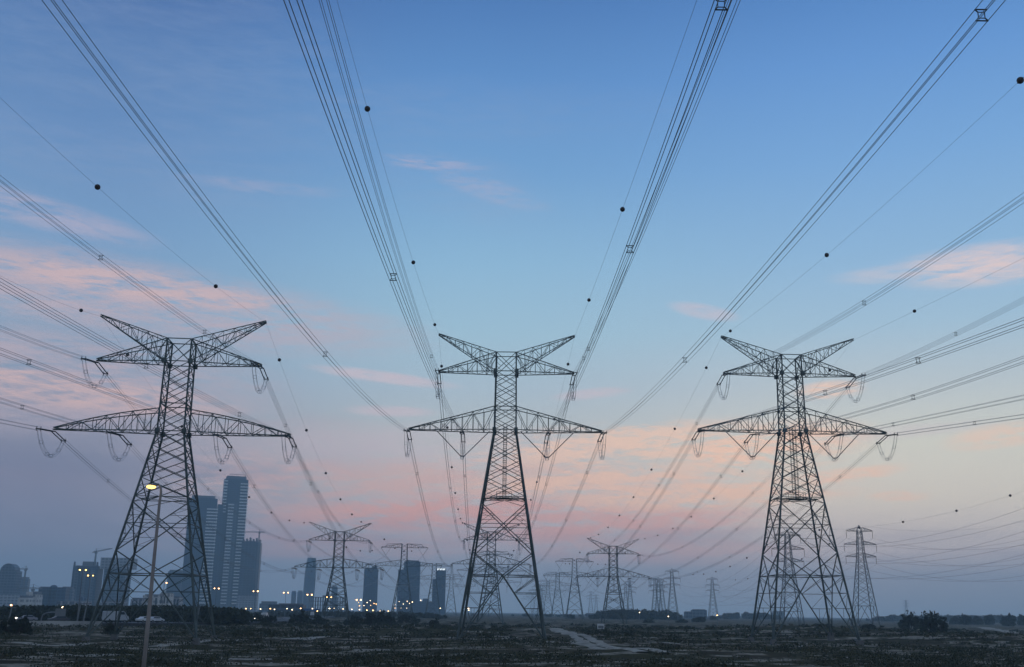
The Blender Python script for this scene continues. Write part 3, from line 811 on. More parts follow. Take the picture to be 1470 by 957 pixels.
for r, r2, nm in ((sA, d2, 'solitary slim pylon to the right far one'), (sB, d1, 'latticed-over slim pylon to the left far one')):
    for sd in (-1, 1):
        for k in range(3):
            bundle(pw(satt(r, sd, k), satt(r2, sd, k), 13, 1), 'sagging cable from the %s, %s %s arm' % (nm, LV[k], SN[sd]), 'cables of the slim pylons', (), .036, False)
    a, b_ = satt(r, 1, 3), satt(r2, 1, 3)
    earth(pw(a, b_, 10, 1), 'earth wire with marker balls from the %s' % nm, 'cables of the slim pylons', [along(a, b_, 10, t) for t in (.1, .22, .34, .46, .58, .7)], .024, .42)

# ------------------------------------------------------------------ skyline
def bframe(x0, x1, ytop, D, yref=None):
    yref = yref or (ytop + 870) / 2
    a, b_ = at(x0, yref, D), at(x1, yref, D)
    top = at((x0 + x1) / 2, ytop, D)
    return (a.x + b_.x) / 2, b_.x - a.x, top.z
def tower_block(name, x0, x1, ytop, D, m, label, yaw=0.0, depth=None, tap=1.0, roofh=3.0, group='distant high-rise buildings', cat='building'):
    cx, w_, h = bframe(x0, x1, ytop, D)
    dp = depth or w_ * .7
    c_, s_ = abs(math.cos(yaw)), abs(math.sin(yaw))
    k = w_ / (w_ * c_ + dp * s_)
    w2, dp2 = w_ * k, dp * k
    root = empty(name, (cx, D, 0), label, cat, group, yaw)
    mb = MB(); mb.box(-w2 / 2, w2 / 2, -dp2 / 2, dp2 / 2, -1.5, h - roofh, tap); mb.build('wall', m, root)
    mb = MB(); mb.box(-w2 / 2 * .82 * tap, w2 / 2 * .82 * tap, -dp2 / 2 * .8 * tap, dp2 / 2 * .8 * tap, h - roofh + .003, h); mb.build('roof_plant', ROOFM, root)
    return root, w2, dp2, h
def balconies(root, xa, xb, ya, yb, z0, z1, step, name='balcony'):
    mb = MB(); mb.box(xa, xb, ya, yb, 0, .45); mb.box(xa, xb, ya, ya + .15, .45, 2.1)
    first = mb.build(name, SLAB, root, (0, 0, z0)); z = z0 + step
    while z < z1:
        c = first.copy(); c.location = (0, 0, z); col.objects.link(c); z += step

# tallest tower: two offset shafts with stacked balconies on the right corner and a mid bay
D = 2000
root, w_, d_, h = tower_block('skyscraper', 313, 351, 684, D, FAC_BLUE, 'tallest blue high-rise of the left cluster, stepped top and balconies down its right edge', .35, 30, 1, 6)
balconies(root, w_ / 2 * .35, w_ / 2 + 1.6, -d_ / 2 - 2.6, -d_ / 2 - .02, 12, h - 12, 5.7)
balconies(root, -w_ / 2 - 1.8, -w_ / 2 * .75, -d_ / 2 - 2.0, -d_ / 2 - .02, h * .72, h - 10, 5.7)
mb = MB(); mb.box(-w_ * .28, w_ * .10, -d_ / 2 - 7, -d_ / 2 - 2.7, -1.5, h * .79); mb.build('front_bay', FAC_GREY, root)
balconies(root, -w_ * .30, -w_ * .06, -d_ / 2 - 9.4, -d_ / 2 - 7.02, 12, h * .78, 5.7)
mb = MB()
for k in range(9): mb.box(-w_ * .3 + k * 4.0, -w_ * .3 + k * 4 + .6, -6, -5.4, h - .1, h + 3.4)
mb.box(-w_ * .32, w_ * .42, -6.2, -5.3, h + 3.41, h + 4.1); mb.build('roof_frame', ROOFM, root)
root, w_, d_, h = tower_block('skyscraper', 263, 308, 712, D - 40, FAC_BLUE, 'broad blue high-rise left of the tallest one, behind the pylon legs', .30, 34, 1, 5)
balconies(root, w_ / 2 * .30, w_ / 2 + 1.8, -d_ / 2 - 2.6, -d_ / 2 - .02, 12, h - 20, 5.7)
mb = MB(); mb.box(w_ * .52, w_ * .72, -d_ * .3, d_ * .2, -1.5, h * .93); mb.build('side_wing', FAC_BLUE, root)
root, w_, d_, h = tower_block('unfinished_tower', 344, 373, 777, D - 120, FAC_DARK, 'unfinished dark tower with a crane mast right of the tallest high-rise', .12, 30, 1, 2)
for k in range(6):
    mb = MB(); q = -w_ / 2 + 2 + k * (w_ - 4) / 5; mb.box(q - 1.2, q + 1.2, -d_ * .3, d_ * .2, h + .004, h + 3 + 4 * ((k * 37) % 5) / 5); mb.build('core_wall', FAC_DARK, root)
mb = MB(); mb.box(-w_ * .52, w_ * .53, -d_ * .5 - 3, d_ * .3, -1.5, h * .22); mb.build('podium', FAC_PALE, root)

def crane(px, ytop, ybase, D, jib_l, jib_r, label, luff=0.0):
    p = at(px, ytop, D); b_ = at(px, ybase, D)
    root = empty('tower_crane', (p.x, D, b_.z), label, 'crane', 'tower cranes')
    h = p.z - b_.z; mpx = D / F; w_ = 1.3
    mb = MB()
    for sx in (-1, 1):
        for sy in (-1, 1): mb.beam((sx * w_ / 2, sy * w_ / 2, 0), (sx * w_ / 2, sy * w_ / 2, h), .5)
    z = 0
    while z < h - 2: mb.beam((-w_ / 2, -w_ / 2, z), (w_ / 2, -w_ / 2, z + 2.5), .3); mb.beam((w_ / 2, w_ / 2, z), (-w_ / 2, w_ / 2, z + 2.5), .3); z += 2.5
    mb.build('mast', GREYP, root)
    for s_, L_, nm in ((-1, jib_l * mpx, 'jib'), (1, jib_r * mpx, 'counter_jib')):
        mb = MB(); e = Vector((s_ * L_, 0, h + abs(L_) * luff * -s_))
        for dy in (-.7, .7): mb.beam((0, dy, h), e + Vector((0, dy, 0)), .6)
        mb.beam((0, 0, h + 1.6), e + Vector((0, 0, .6)), .5)
        k = 0
        while k < 8: t = k / 8; mb.beam(lerp((0, .7, h), e, t), lerp((0, 0, h + 1.6), e, t + .06), .3); k += 1
        mb.build(nm, GREYP, root)
    mb = MB(); mb.box(-1.5, 1.5, -1.5, 1.5, h - 2.2, h - .2); mb.build('cab', GREYP, root)
    mb = MB(); mb.beam((0, 0, h), (0, 0, h + 5), .8, .4); mb.beam((0, 0, h + 5), (-jib_l * mpx * .7, 0, h + .8 + jib_l * mpx * .7 * luff), .2); mb.beam((0, 0, h + 5), (jib_r * mpx * .9, 0, h + .8 - jib_r * mpx * .9 * luff), .2); mb.build('apex_frame', GREYP, root)
    return root
crane(372.5, 764, 868, 1850, 26, 7, 'tower crane with a long jib on the unfinished tower')
crane(138, 792, 812, 1500, 5, 22, 'tower crane standing on top of the dark hotel block', -.22)
crane(47.5, 845, 866, 1200, 22, 12, 'small tower crane between the domed block and the white blocks')
crane(37, 817, 850, 1560, 11, 3, 'crane arm poking out right of the domed block')

root, w_, d_, h = tower_block('office_tower', 520.5, 543.5, 815, 1900, FAC_BLUE, 'blue slab tower right of the small left pylon, slanted roof', .12, 28, .97, 2)
mb = MB(); mb.box(w_ * .05, w_ * .40, -d_ * .4, d_ * .3, h + .01, h + 3); mb.build('roof_block', FAC_BLUE, root)
root, w_, d_, h = tower_block('office_tower', 578, 603.5, 804.5, 1800, FAC_BLUE, 'wide blue office tower with a lower left wing, behind a faint flat-topped pylon', .1, 26, 1, 2)
mb = MB(); mb.box(-w_ * .84, -w_ * .495, -d_ * .5, d_ * .4, -1.5, h * .82); mb.build('side_wing', FAC_BLUE, root)
root, w_, d_, h = tower_block('office_tower', 625, 640, 815.5, 1800, FAC_BLUE, 'blue tower crowned by a glowing white rooftop sign', .08, 20, 1, 1)
mb = MB()
for k in range(6):
    q = -w_ * .42 + k * w_ * .145; mb.box(q, q + w_ * .10, -d_ / 2 - .6, -d_ / 2 - .1, h - 3.6 + (k % 2) * .5, h - .6)
mb.build('rooftop_sign', SIGN_W, root)
mb = MB(); mb.box(-w_ * .86, -w_ * .5, -d_ * .45, d_ * .45, -1.5, h * .76); mb.build('side_wing', FAC_BLUE, root)
mb = MB(); mb.box(-w_ * 2.5, -w_ * .865, -d_ * .6, d_ * .6, -1.5, h * .27)
mb.box(-w_ * 1.8, -w_ * 1.2, -d_ * .4, d_ * .4, h * .2705, h * .33); mb.build('podium', FAC_BLUE, root)
# slender bulging tower
cx, w_, h = bframe(436.5, 452.5, 800, 2700)
root = empty('slender_tower', (cx, 2700, 0), 'pale hazy slender tower with a gently bowed outline, left of the small pylon', 'building', 'distant high-rise buildings')
mb = MB(); N_ = 14
for k in range(N_ + 1):
    t = k / N_; z = t * h - 1; ww = w_ / 2 * (.80 + .22 * math.sin(PI * (.15 + .7 * t))) * (1 - .14 * max(0, t - .85) / .15)
    for a in range(10): q = 2 * PI * a / 10; mb.v.append(Vector((ww * math.cos(q) + (t - .5) * 3, ww * .6 * math.sin(q), z)))
for k in range(N_):
    for a in range(10): mb.f.append((k * 10 + a, k * 10 + (a + 1) % 10, k * 10 + 10 + (a + 1) % 10, k * 10 + 10 + a))
mb.f.append(tuple(N_ * 10 + a for a in range(10))); mb.build('wall', FAC_BLUE, root)
for x0, x1, yt, D, m, lb in (
    (418, 425, 848, 2500, FAC_BLUE, 'short hazy tower left of the slender bowed tower, left one of a pair'),
    (426.5, 434.5, 847.5, 2600, FAC_BLUE, 'short hazy tower beside the slender bowed tower, right one of a pair'),
    (475.5, 484.5, 841, 2500, FAC_BLUE, 'narrow blue tower seen between the legs of the small left pylon'),
    (24, 40, 828, 1900, FAC_GREY, 'plain hazy slab right of the domed block'),
    (240, 261, 818, 2100, FAC_BLUE, 'hazy blue block just left of the broad high-rise'),
    (88, 105, 842, 1350, FAC_GREY, 'squat hazy block left of the dark hotel block'),
    (373, 400, 863, 1500, FAC_GREY, 'long low flat block right of the unfinished tower'),
    (1108, 1125, 877, 2300, FAC_GREY, 'low far block on the horizon behind the right-hand large pylon')):
    tower_block('apartment_block', x0, x1, yt, D, m, lb, .1)
# domed block
root, w_, d_, h = tower_block('domed_block', -2, 25, 819, 1500, FAC_GREY, 'grey block with a rounded dome roof at the left edge', .06, 22, 1, .5)
mb = MB(); pts = []
for k in range(9): a = PI * k / 8; pts.append((math.cos(a) * w_ * .40, math.sin(a) * 9.5))
for y_ in (-d_ * .45, d_ * .45):
    for px_, pz_ in pts: mb.v.append(Vector((px_, y_, h + pz_)))
for k in range(8): mb.f.append((k, k + 1, 10 + k, 9 + k))
mb.f += [tuple(range(9)), tuple(range(17, 8, -1))]; mb.build('dome', FAC_GREY, root)
mb = MB(); mb.box(-w_ * .5, w_ * .95, -d_ / 2 - 14, -d_ / 2 - .5, -1.5, h * .36); mb.build('podium', FAC_PALE, root)
# dark blue twin with a rounded middle
root, w_, d_, h = tower_block('office_block', 57, 72, 842, 1250, FAC_BLUE, 'dark blue office group with a rounded middle, left of the hotel block', .05, 14, 1, 1)
mb = MB(); mb.tube([(w_ * .78, 0, -1.5), (w_ * .78, 0, h)], w_ * .34, 14); mb.ball((w_ * .78, 0, h), w_ * .34, 14, 8, .55); mb.build('round_tower', FAC_BLUE, root)
mb = MB(); mb.box(w_ * 1.15, w_ * 2.2, -d_ * .5, d_ * .5, -1.5, h * .98); mb.build('side_wing', FAC_BLUE, root)
# hotel
root, w_, d_, h = tower_block('hotel_block', 106, 142, 812, 1500, FAC_BLUE, 'dark hotel block with corner turrets behind two pairs of orange lamps', .05, 26, 1, 1)
mb = MB(); mb.box(-w_ * .18, w_ * .22, -d_ * .3, d_ * .3, h + .01, h + 5.5); mb.build('roof_house', ROOFM, root)
for sx in (-1, 1):
    mb = MB(); mb.beam((sx * w_ * .46, -d_ * .45, h - 2), (sx * w_ * .46, -d_ * .45, h + 5), 2.6, 1.6); mb.build('corner_turret', FAC_GREY, root)
for k in range(3):
    mb = MB(); q = -w_ * .33 + k * w_ * .33; mb.box(q - 2.6, q + 2.6, -d_ / 2 - 1.2, -d_ / 2 - .02, 4, h * .9); mb.build('facade_bay', FAC_GREY, root)
# overhanging block
cx, w_, h = bframe(147, 189, 801, 1500)
root = empty('office_block', (cx, 1500, 0), 'grey block with a wider box-like top storey, behind the left pylon legs', 'building', 'distant high-rise buildings')
mb = MB(); mb.box(-w_ * .38, w_ * .36, -12, 12, -1.5, h - 15.1); mb.build('wall', FAC_GREY, root)
mb = MB(); mb.box(-w_ * .5, w_ * .5, -15, 15, h - 15, h); mb.build('top_storey', FAC_PALE, root)
# white low blocks near the crane
root, w_, d_, h = tower_block('white_building', 30, 44.5, 855, 1100, FAC_WHITE, 'white stepped building left of the small crane', 0, 14, 1, 2)
mb = MB(); mb.box(w_ * .1, w_ * .42, -d_ * .3, d_ * .3, h + .01, h + 4); mb.build('roof_house', FAC_WHITE, root)
tower_block('white_building', 49, 57, 849, 1120, FAC_WHITE, 'narrow white building right of the small crane', 0, 14)
# pale villa rows left of the high-rises
for k, (x0, x1, yt, D, lb) in enumerate(((191, 207, 858, 900, 'pale low villa left of the lamp post'), (208, 231, 853, 950, 'pale stepped villa just right of the lamp post'),
                                     (232, 246, 850, 880, 'whitest villa below the broad high-rise'), (247, 260, 856, 900, 'pale low villa right of the whitest one'), (147, 180, 862, 1000, 'long pale low building below the overhanging block'))):
    root, w_, d_, h = tower_block('villa', x0, x1, yt, D, FAC_WHITE if k in (1, 2) else FAC_PALE, lb, 0, 12, 1, 1.0, 'low pale buildings behind the trees')
    for q in (-.3, .05, .34):
        mb = MB(); mb.box(w_ * (q - .06), w_ * (q + .06), -d_ / 2 - .35, -d_ / 2 - .02, h * .45, h * .8); mb.build('window', CARGLASS, root)
# domed hall
cx, w_, h = bframe(88, 126, 863, 800)
root = empty('domed_hall', (cx, 800, 0), 'low hall with a round dome behind the trees at the left', 'building')
mb = MB(); mb.box(-w_ / 2, w_ / 2, -8, 8, -1, h); mb.build('wall', FAC_PALE, root)
mb = MB(); mb.ball((w_ * .28, 0, h), w_ * .16, 14, 8, 1.1); mb.build('dome', FAC_GREY, root)
# open frame building (under construction)
cx, w_, h = bframe(446.5, 496, 857.5, 1300)
root = empty('frame_building', (cx, 1300, 0), 'long unfinished concrete frame building behind the small left pylon', 'building')
mb = MB()
for k in range(15):
    mb = MB(); q = -w_ / 2 + w_ * k / 14; mb.box(q - .35, q + .35, -.35, .35, -1, h); mb.build('column', FAC_GREY, root)
    mb = MB(); mb.box(q - .35, q + .35, 11.7, 12.4, -1, h); mb.build('column', FAC_GREY, root)
for k in range(1, 5):
    mb = MB(); mb.box(-w_ / 2 - .5, w_ / 2 + .5, -.8, 12.8, h * k / 4, h * k / 4 + .5); mb.build('floor_slab', CONC, root)
mb = MB(); mb.box(-w_ * .18, w_ * .08, 1, 11, h + .51, h + 2.4); mb.build('roof_house', ROOFM, root)
# elevated station
cx, w_, h = bframe(388, 437, 868, 900)
root = empty('station_building', (cx, 900, 0), 'long low dark station building left of the blue roofed shed', 'building')
mb = MB(); mb.box(-w_ / 2, w_ / 2, -7, 7, h * .35, h); mb.build('wall', FAC_DARK, root)
mb = MB(); mb.box(-w_ * .2, w_ * .42, -8, 8, h + .01, h + 1.1); mb.build('roof', ROOFM, root)
for k in range(6):
    mb = MB(); q = -w_ / 2 + 2 + (w_ - 4) * k / 5; mb.box(q - .5, q + .5, -.6, .6, -1, h * .345); mb.build('pier', CONC, root)
BLUEROOF = mat('blue_sheet_roof', (.03, .10, .24), .6)
cx, w_, h = bframe(438, 458, 873.5, 760)
root = empty('shed', (cx, 760, 0), 'low shed with a bright blue roof behind the bushes', 'shed')
mb = MB(); mb.box(-w_ / 2, w_ / 2, -4, 4, -.5, h - 1.6); mb.build('wall', CONC, root)
mb = MB(); mb.box(-w_ / 2 - .5, w_ / 2 + .5, -4.5, 4.5, h - 1.59, h); mb.build('roof', BLUEROOF, root)
# low far buildings right
for x0, x1, yt, D, lb in ((983, 992, 877.5, 1300, 'low pale hazy block with a lower left part, left of a slim pylon base'), (993, 1013, 874.5, 1350, 'wide low hazy block behind the left far slim pylon base'), (840, 857, 880, 1400, 'low hazy shed beyond the sandy track')):
    root, w_, d_, h = tower_block('low_building', x0, x1, yt, D, FAC_GREY, lb, 0, 16, 1, .8, 'low hazy buildings on the horizon')
root, w_, d_, h = tower_block('low_building', 560, 640, 880, 1500, FAC_GREY, 'very long low hazy block below the blue office towers', 0, 16, 1, .8, 'low hazy buildings on the horizon')

# ------------------------------------------------------------------ motorway on the left
ROADM = mat('asphalt', (.05, .05, .052), .8, 0, .2, .3)
RP = [(-420, 236), (-230, 237), (-150, 243), (-104, 262), (-84, 300), (-82, 370), (-90, 470), (-110, 640)]
def road_pt(t):
    t = max(0, min(.9999, t)) * (len(RP) - 1); i = int(t); f = t - i
    P = [Vector((p[0], p[1], 0)) for p in RP]
    p0 = P[max(i - 1, 0)]; p1_ = P[i]; p2_ = P[i + 1]; p3_ = P[min(i + 2, len(P) - 1)]
    return .5 * ((2 * p1_) + (-p0 + p2_) * f + (2 * p0 - 5 * p1_ + 4 * p2_ - p3_) * f * f + (-p0 + 3 * p1_ - 3 * p2_ + p3_) * f ** 3)
BARM = mat('weathered_concrete', (.36, .35, .33), .85, 0, .35, .15)
def road_sweep(name, o0, o1, z0, z1, m, n_=160, tmax=1.0):
    mb = MB(); rows = []
    for k in range(n_ + 1):
        t = k / n_ * tmax; p = road_pt(t); d = (road_pt(t + .003) - road_pt(t - .003)).normalized(); s_ = Vector((d.y, -d.x, 0))
        row = []
        for o, z in ((o0, z0), (o0, z1), (o1, z1), (o1, z0)): q = p + s_ * o; mb.v.append(Vector((q.x, q.y, z))); row.append(len(mb.v) - 1)
        rows.append(row)
    for a, b_ in zip(rows, rows[1:]):
        for k in range(4): mb.f.append((a[k], b_[k], b_[(k + 1) % 4], a[(k + 1) % 4]))
    return mb.build(name, m)
rd = road_sweep('road', -9, 9, -.8, .75, ROADM); rd['kind'] = 'structure'
for o in (-8.2, -2.8, 2.8, 8.2): q = road_sweep('road_marking', o - .08, o + .08, .751, .756, WHITE); q['kind'] = 'structure'
bar = empty('crash_barrier', (road_pt(.2).x, road_pt(.2).y, 0), 'long pale concrete barrier edging the motorway at the left', 'barrier')
bo = road_sweep('barrier_wall', 9.02, 9.35, -.8, 1.15, BARM, 160, .44); bo.parent = bar; bo.location = -bar.location
CARC = {}
def paint(c):
    if c not in CARC: CARC[c] = mat('car_paint_%d' % len(CARC), c, .35, 0, 0, 1, .5)
    return CARC[c]
def car(loc, rz, c, label, L_=4.6, h=1.45, van=False, lights=False):
    root = empty('van' if van else 'parked_car' if False else 'car', loc, label, 'van' if van else 'car', 'vehicles on the motorway', rz)
    w_ = .92 if not van else 1.0
    prof = [(-.5, .35), (-.5, .62), (-.47, .68), (-.36, .72), (-.24, 1.0), (.14, 1.0), (.30, .70), (.47, .60), (.5, .5), (.5, .3)]
    if van: prof = [(-.5, .2), (-.5, .95), (-.48, 1), (.24, 1), (.30, .97), (.40, .62), (.49, .52), (.5, .4), (.5, .2)]
    mb = MB(); n_ = len(prof)
    for s_ in (-1, 1):
        for x, z in prof: mb.v.append(Vector((x * L_, s_ * w_ * (1 if z < .75 else .86), z * h)))
    for k in range(n_): mb.f.append((k, (k + 1) % n_, n_ + (k + 1) % n_, n_ + k))
    mb.f += [tuple(reversed(range(n_))), tuple(range(n_, 2 * n_))]
    mb.build('body', paint(c), root)
    for s_ in (-1, 1):
        mb = MB(); z0, z1 = (.70 * h, .93 * h); x0, x1 = ((-.30, .18) if not van else (.12, .30))
        y_ = s_ * (w_ * .95 + .012) if not van else s_ * (w_ * .95 + .02)
        mb.box(x0 * L_, x1 * L_, min(y_, y_ + s_ * .02), max(y_, y_ + s_ * .02), z0, z1, .86); mb.build('side_window', CARGLASS, root)
        for x in (-.32, .32):
            wb = MB(); wb.tube([(x * L_, s_ * (w_ - .12), .33), (x * L_, s_ * (w_ + .04), .33)], .33, 14); wh = wb.build('wheel', RUBBER, root)
            rb = MB(); rb.tube([(x * L_, s_ * (w_ + .041), .33), (x * L_, s_ * (w_ + .06), .33)], .19, 10); rb.build('rim', GREYP, wh)
        mb = MB(); mb.ball((.5 * L_, s_ * .6, .52 * h if not van else .42 * h), .14 if not lights else .22, 8, 6); mb.build('headlight', HEAD_L if lights else GREYP, root)
    return root
def put_car(t, off, *a, rev=False, **k):
    p = road_pt(t); d = (road_pt(t + .003) - road_pt(t - .003)).normalized(); s_ = Vector((d.y, -d.x, 0)); q = p + s_ * off
    return car((q.x, q.y, .76), math.atan2(d.y, d.x) + (PI if rev else 0), *a, **k)
def t_at(px):
    return min((k / 2000 for k in range(2000)), key=lambda t: abs((road_pt(t).x / road_pt(t).y) - (at(px, 890, 200).x / 200)))
put_car(t_at(153), 4, (.34, .36, .38), 'tall white van on the motorway, in front of the left pylon foot', L_=6.0, h=2.7, van=True)
put_car(t_at(76), 5, (.05, .05, .06), 'dark car on the motorway near the curved sign arm', rev=True)
put_car(t_at(190), 5, (.6, .6, .6), 'white car right of the tall white van')
put_car(t_at(202), 5, (.5, .5, .52), 'silver car just left of the lamp post foot')
put_car(t_at(345), -4, (.4, .42, .45), 'car with bright headlights below the unfinished tower', rev=True, lights=True)
put_car(t_at(352), 4, (.5, .5, .5), 'second car with headlights, just right of the first one', rev=True, lights=True)
put_car(t_at(42), -4, (.25, .25, .28), 'car with glowing headlights coming out from behind the big left bush', rev=True, lights=True)
put_car(t_at(396), -4, (.55, .55, .55), 'pale van among the bushes below the slender tower', L_=6, h=2.4, van=True)
put_car(t_at(481), -4, (.5, .5, .52), 'pale van half hidden below the small left pylon', L_=6, h=2.4, van=True)
# curved arm sign gantry
p = at(59, 890, 262); e = at(92, 877, 262)
root = empty('road_sign', (p.x, 262, 0), 'blank motorway sign held by a curved grey arm', 'road sign')
w_ = e.x - p.x; top = at(60, 878.5, 262).z
mb = MB(); mb.tube([(0, 0, 0), (0, 0, top * .5), (w_ * .05, 0, top * .78), (w_ * .2, 0, top * .95), (w_ * .45, 0, top), (w_, 0, top)], .16, 8); mb.build('post', GREYP, root)
mb = MB(); mb.box(w_ * .62, w_ * 1.1, -.25, -.17, top - .9, top + .9); mb.build('sign_panel', GREYP, root)
mb = MB(); mb.beam((w_ * .85, 0, 0), (w_ * .85, 0, top), .14); mb.build('post', GREYP, root)

# ------------------------------------------------------------------ lamps
def lamp_double(px, py, D, label, hh=None, single=False, glow=None, group='double headed motorway lamps', r=.55):
    p = at(px, py, D); g_ = gz(p.x, D)
    root = empty('street_lamp', (p.x, D, g_), label, 'street lamp', group)
    h = max(2.0, p.z - g_)
    mb = MB(); mb.beam((0, 0, -.5), (0, 0, h + .3), .22, .14)
    arms = (0,) if single else (-1, 1)
    for s_ in arms: mb.beam((0, 0, h + .3), (s_ * 1.5, 0, h + .35), .1)
    mb.build('pole', GREYP, root)
    sc_ = r * D / 800
    for s_ in arms:
        mb = MB(); mb.ball((s_ * .75 * max(1, D / 380), 0, h), max(.26, sc_) * random.uniform(.75, 1.1), 8, 6, .7); mb.build('lamp_head', glow or LAMP_W, root)
    return root
dl = [(119, 818, 273, 'orange twin-head lamp in front of the hotel block, upper left one'), (130, 826, 330, 'orange twin-head lamp in front of the hotel block, lower right one'),
      (236, 836.5, 400, 'orange twin-head lamp just right of the tall lamp post'), (311, 844.5, 500, 'orange twin-head lamp below the tallest high-rise'),
      (367, 848.5, 557, 'orange twin-head lamp below the unfinished tower'), (410.5, 850.5, 600, 'twin-head lamp standing clear left of the slender tower'),
      (444.5, 853.5, 680, 'twin-head lamp below the slender tower'), (472.5, 857, 800, 'twin-head lamp left of the small left pylon legs'), (515, 861, 1000, 'twin-head lamp left of the blue slab tower')]
for k, (px_, py_, D_, lb) in enumerate(dl): lamp_double(px_, py_, D_, lb, glow=LAMP_Y if k < 2 else LAMP_W)
row = [(16, 868.5, 300), (90, 871.5, 300), (195, 874, 420), (236, 874.5, 420), (272, 874, 430), (302, 868, 440), (302.5, 873.5, 450), (329, 873.5, 520), (332, 872, 560), (353, 873.5, 560), (360, 873.5, 600), (374, 874, 600), (388, 873.5, 640), (394, 874.5, 640),
       (412, 873.5, 700), (419.5, 875, 700), (431.5, 873.2, 740), (448.5, 873.5, 740), (455.5, 877, 700), (473, 873.3, 800), (480, 873.3, 820), (492.5, 874, 820), (496, 870, 900), (505, 874.5, 820), (515, 864.5, 1000), (516, 869.5, 950), (516, 875, 800),
       (526.5, 875.8, 820), (527, 864.8, 1000), (531.5, 862, 1050), (522.5, 869, 1000), (532, 868.8, 950), (537, 866, 1000), (540, 867, 980), (535.5, 876, 800), (546, 876.8, 780), (557.5, 877, 760),
       (567, 868, 1000), (567, 873, 900), (573, 863.3, 1050), (576, 873, 900), (584.5, 863, 1050), (584, 872.8, 900), (579, 866.8, 1000), (588, 866, 1000), (592, 864, 1050), (632, 872.8, 900), (604, 861.5, 1100), (673, 875.5, 560), (672.5, 873, 640),
       (918, 879, 700), (959.5, 884.7, 420), (1029.5, 883, 480), (486, 877.5, 700)]
ORD = ['leftmost', 'second', 'third', 'fourth', 'fifth', 'sixth', 'seventh', 'eighth', 'ninth', 'tenth', 'eleventh', 'twelfth', 'thirteenth', 'fourteenth', 'fifteenth']
REG = ((100, 'before the tree belt at far left'), (262, 'on either side of the tall lamp post foot'), (362, 'below the high-rise cluster'), (410, 'right of the unfinished tower'), (470, 'left of the small left pylon'),
       (510, 'at the small left pylon legs'), (560, 'below the blue slab tower'), (610, 'below the wide office tower'), (700, 'left of the middle pylon legs'), (1500, 'on the plain right of the middle pylon'))
prev, cnt = None, 0
for px_, py_, D_ in sorted(row):
    near = next(t for lim, t in REG if px_ < lim)
    cnt = cnt + 1 if near == prev else 0; prev = near
    lamp_double(px_, py_, D_, 'small glowing lamp %s, %s one%s' % (near, ORD[cnt], '' if cnt == 0 else ' from left'), single=True, glow=random.choice((LAMP_N, LAMP_N, LAMP_W)), group='small distant lamps', r=.40 if D_ < 850 else .27)
# unlit pale poles in front of the tree belt
for k, (px_, yt) in enumerate(((113, 866), (122, 866), (284, 868), (14, 872))):
    D_ = 262; p = at(px_, yt, D_)
    root = empty('light_pole', (p.x, D_, 0), ('pale unlit pole behind the left pylon legs, left one', 'pale unlit pole behind the left pylon legs, right one', 'pale unlit pole beside the right foot of the left pylon', 'thin unlit pole at the left edge')[k], 'pole', 'unlit poles by the motorway')
    mb = MB(); mb.beam((0, 0, 0), (.5, 0, p.z), .3, .2); mb.build('pole', GREYP, root)
    mb = MB(); mb.box(.1, 1.5, -.15, .15, p.z - .1, p.z + .08); mb.build('lamp_head', GREYP, root)

# near street lamp (lit)
LAMP_NEAR = emis('lamp_glow_near', (1.0, .62, .17), 2.8)
LAMP_NEAR.cycles.emission_sampling = 'AUTO'
Dn = 61.0
base = on_ground(205, 990); top = at(230.5, 706, Dn)
root = empty('street_lamp', (top.x, Dn, -.3), 'tall lit street lamp in the left foreground, yellow glow on a brownish post', 'street lamp')
ht = top.z + .3
lp = at(207, 957, Dn)
mb = MB(); x0 = lp.x - top.x
tl = lambda z: x0 * max(0, (ht * .93 - z)) / (ht * .93 - (lp.z + .3)) * .35
pts = [(tl(0), 0, 0), (tl(ht * .35), 0, ht * .35), (tl(ht * .7), 0, ht * .7), (0, 0, ht * .93), (.03, 0, ht), (-.02, 0, ht + .28), (-.16, 0, ht + .42)]
mb.tube(pts, [.13, .112, .094, .078, .07, .062, .05], 14); mb.build('pole', POLE, root, smooth=True)
mb = MB(); mb.tube([(tl(0), 0, .25), (tl(0), 0, .5)], .3, 12); mb.build('base_flange', GREYP, root)
hd = at(219, 698, Dn) - Vector((top.x, Dn, -.3))
mb = MB(); i0 = Vector((-.12, 0, ht + .42)); 
mb.tube([i0, lerp(i0, hd, .4) + Vector((0, 0, .05)), hd + Vector((.1, 0, .09))], [.06, .08, .1], 8)
mb.ball(hd + Vector((.02, 0, .08)), .26, 12, 8, .33); hs = mb.build('lamp_housing', GREYP, root, smooth=True)
mb = MB(); mb.ball(hd + Vector((-.06, -.05, -.03)), .27, 14, 8, .42); mb.build('lamp_lens', LAMP_NEAR, root, smooth=True)

# small white cabinet on the plain
p = on_ground(862.5, 906.5)
root = empty('utility_cabinet', (p.x, p.y, gz(p.x, p.y)), 'small pale box-shaped cabinet on the scrub right of the sandy track', 'cabinet')
mb = MB(); mb.box(-.85, .85, -.4, .4, .25, 1.55); mb.build('cabinet_body', WHITE, root)
mb = MB(); mb.box(-.7, .7, -.43, -.403, .4, 1.1); mb.build('door', GREYP, root)
mb = MB(); mb.box(-.95, .95, -.5, .5, -.4, .248); mb.build('plinth', CONC, root)
p = on_ground(1232, 923)
root = empty('utility_cabinet', (p.x, p.y, gz(p.x, p.y)), 'small pale weathered box on the scrub below the right-hand slim pylon', 'cabinet')
mb = MB(); mb.box(-.5, .5, -.35, .35, .2, .9); mb.build('cabinet_body', GREYP, root)
mb = MB(); mb.box(-.6, .6, -.45, .45, -.4, .198); mb.build('plinth', CONC, root)

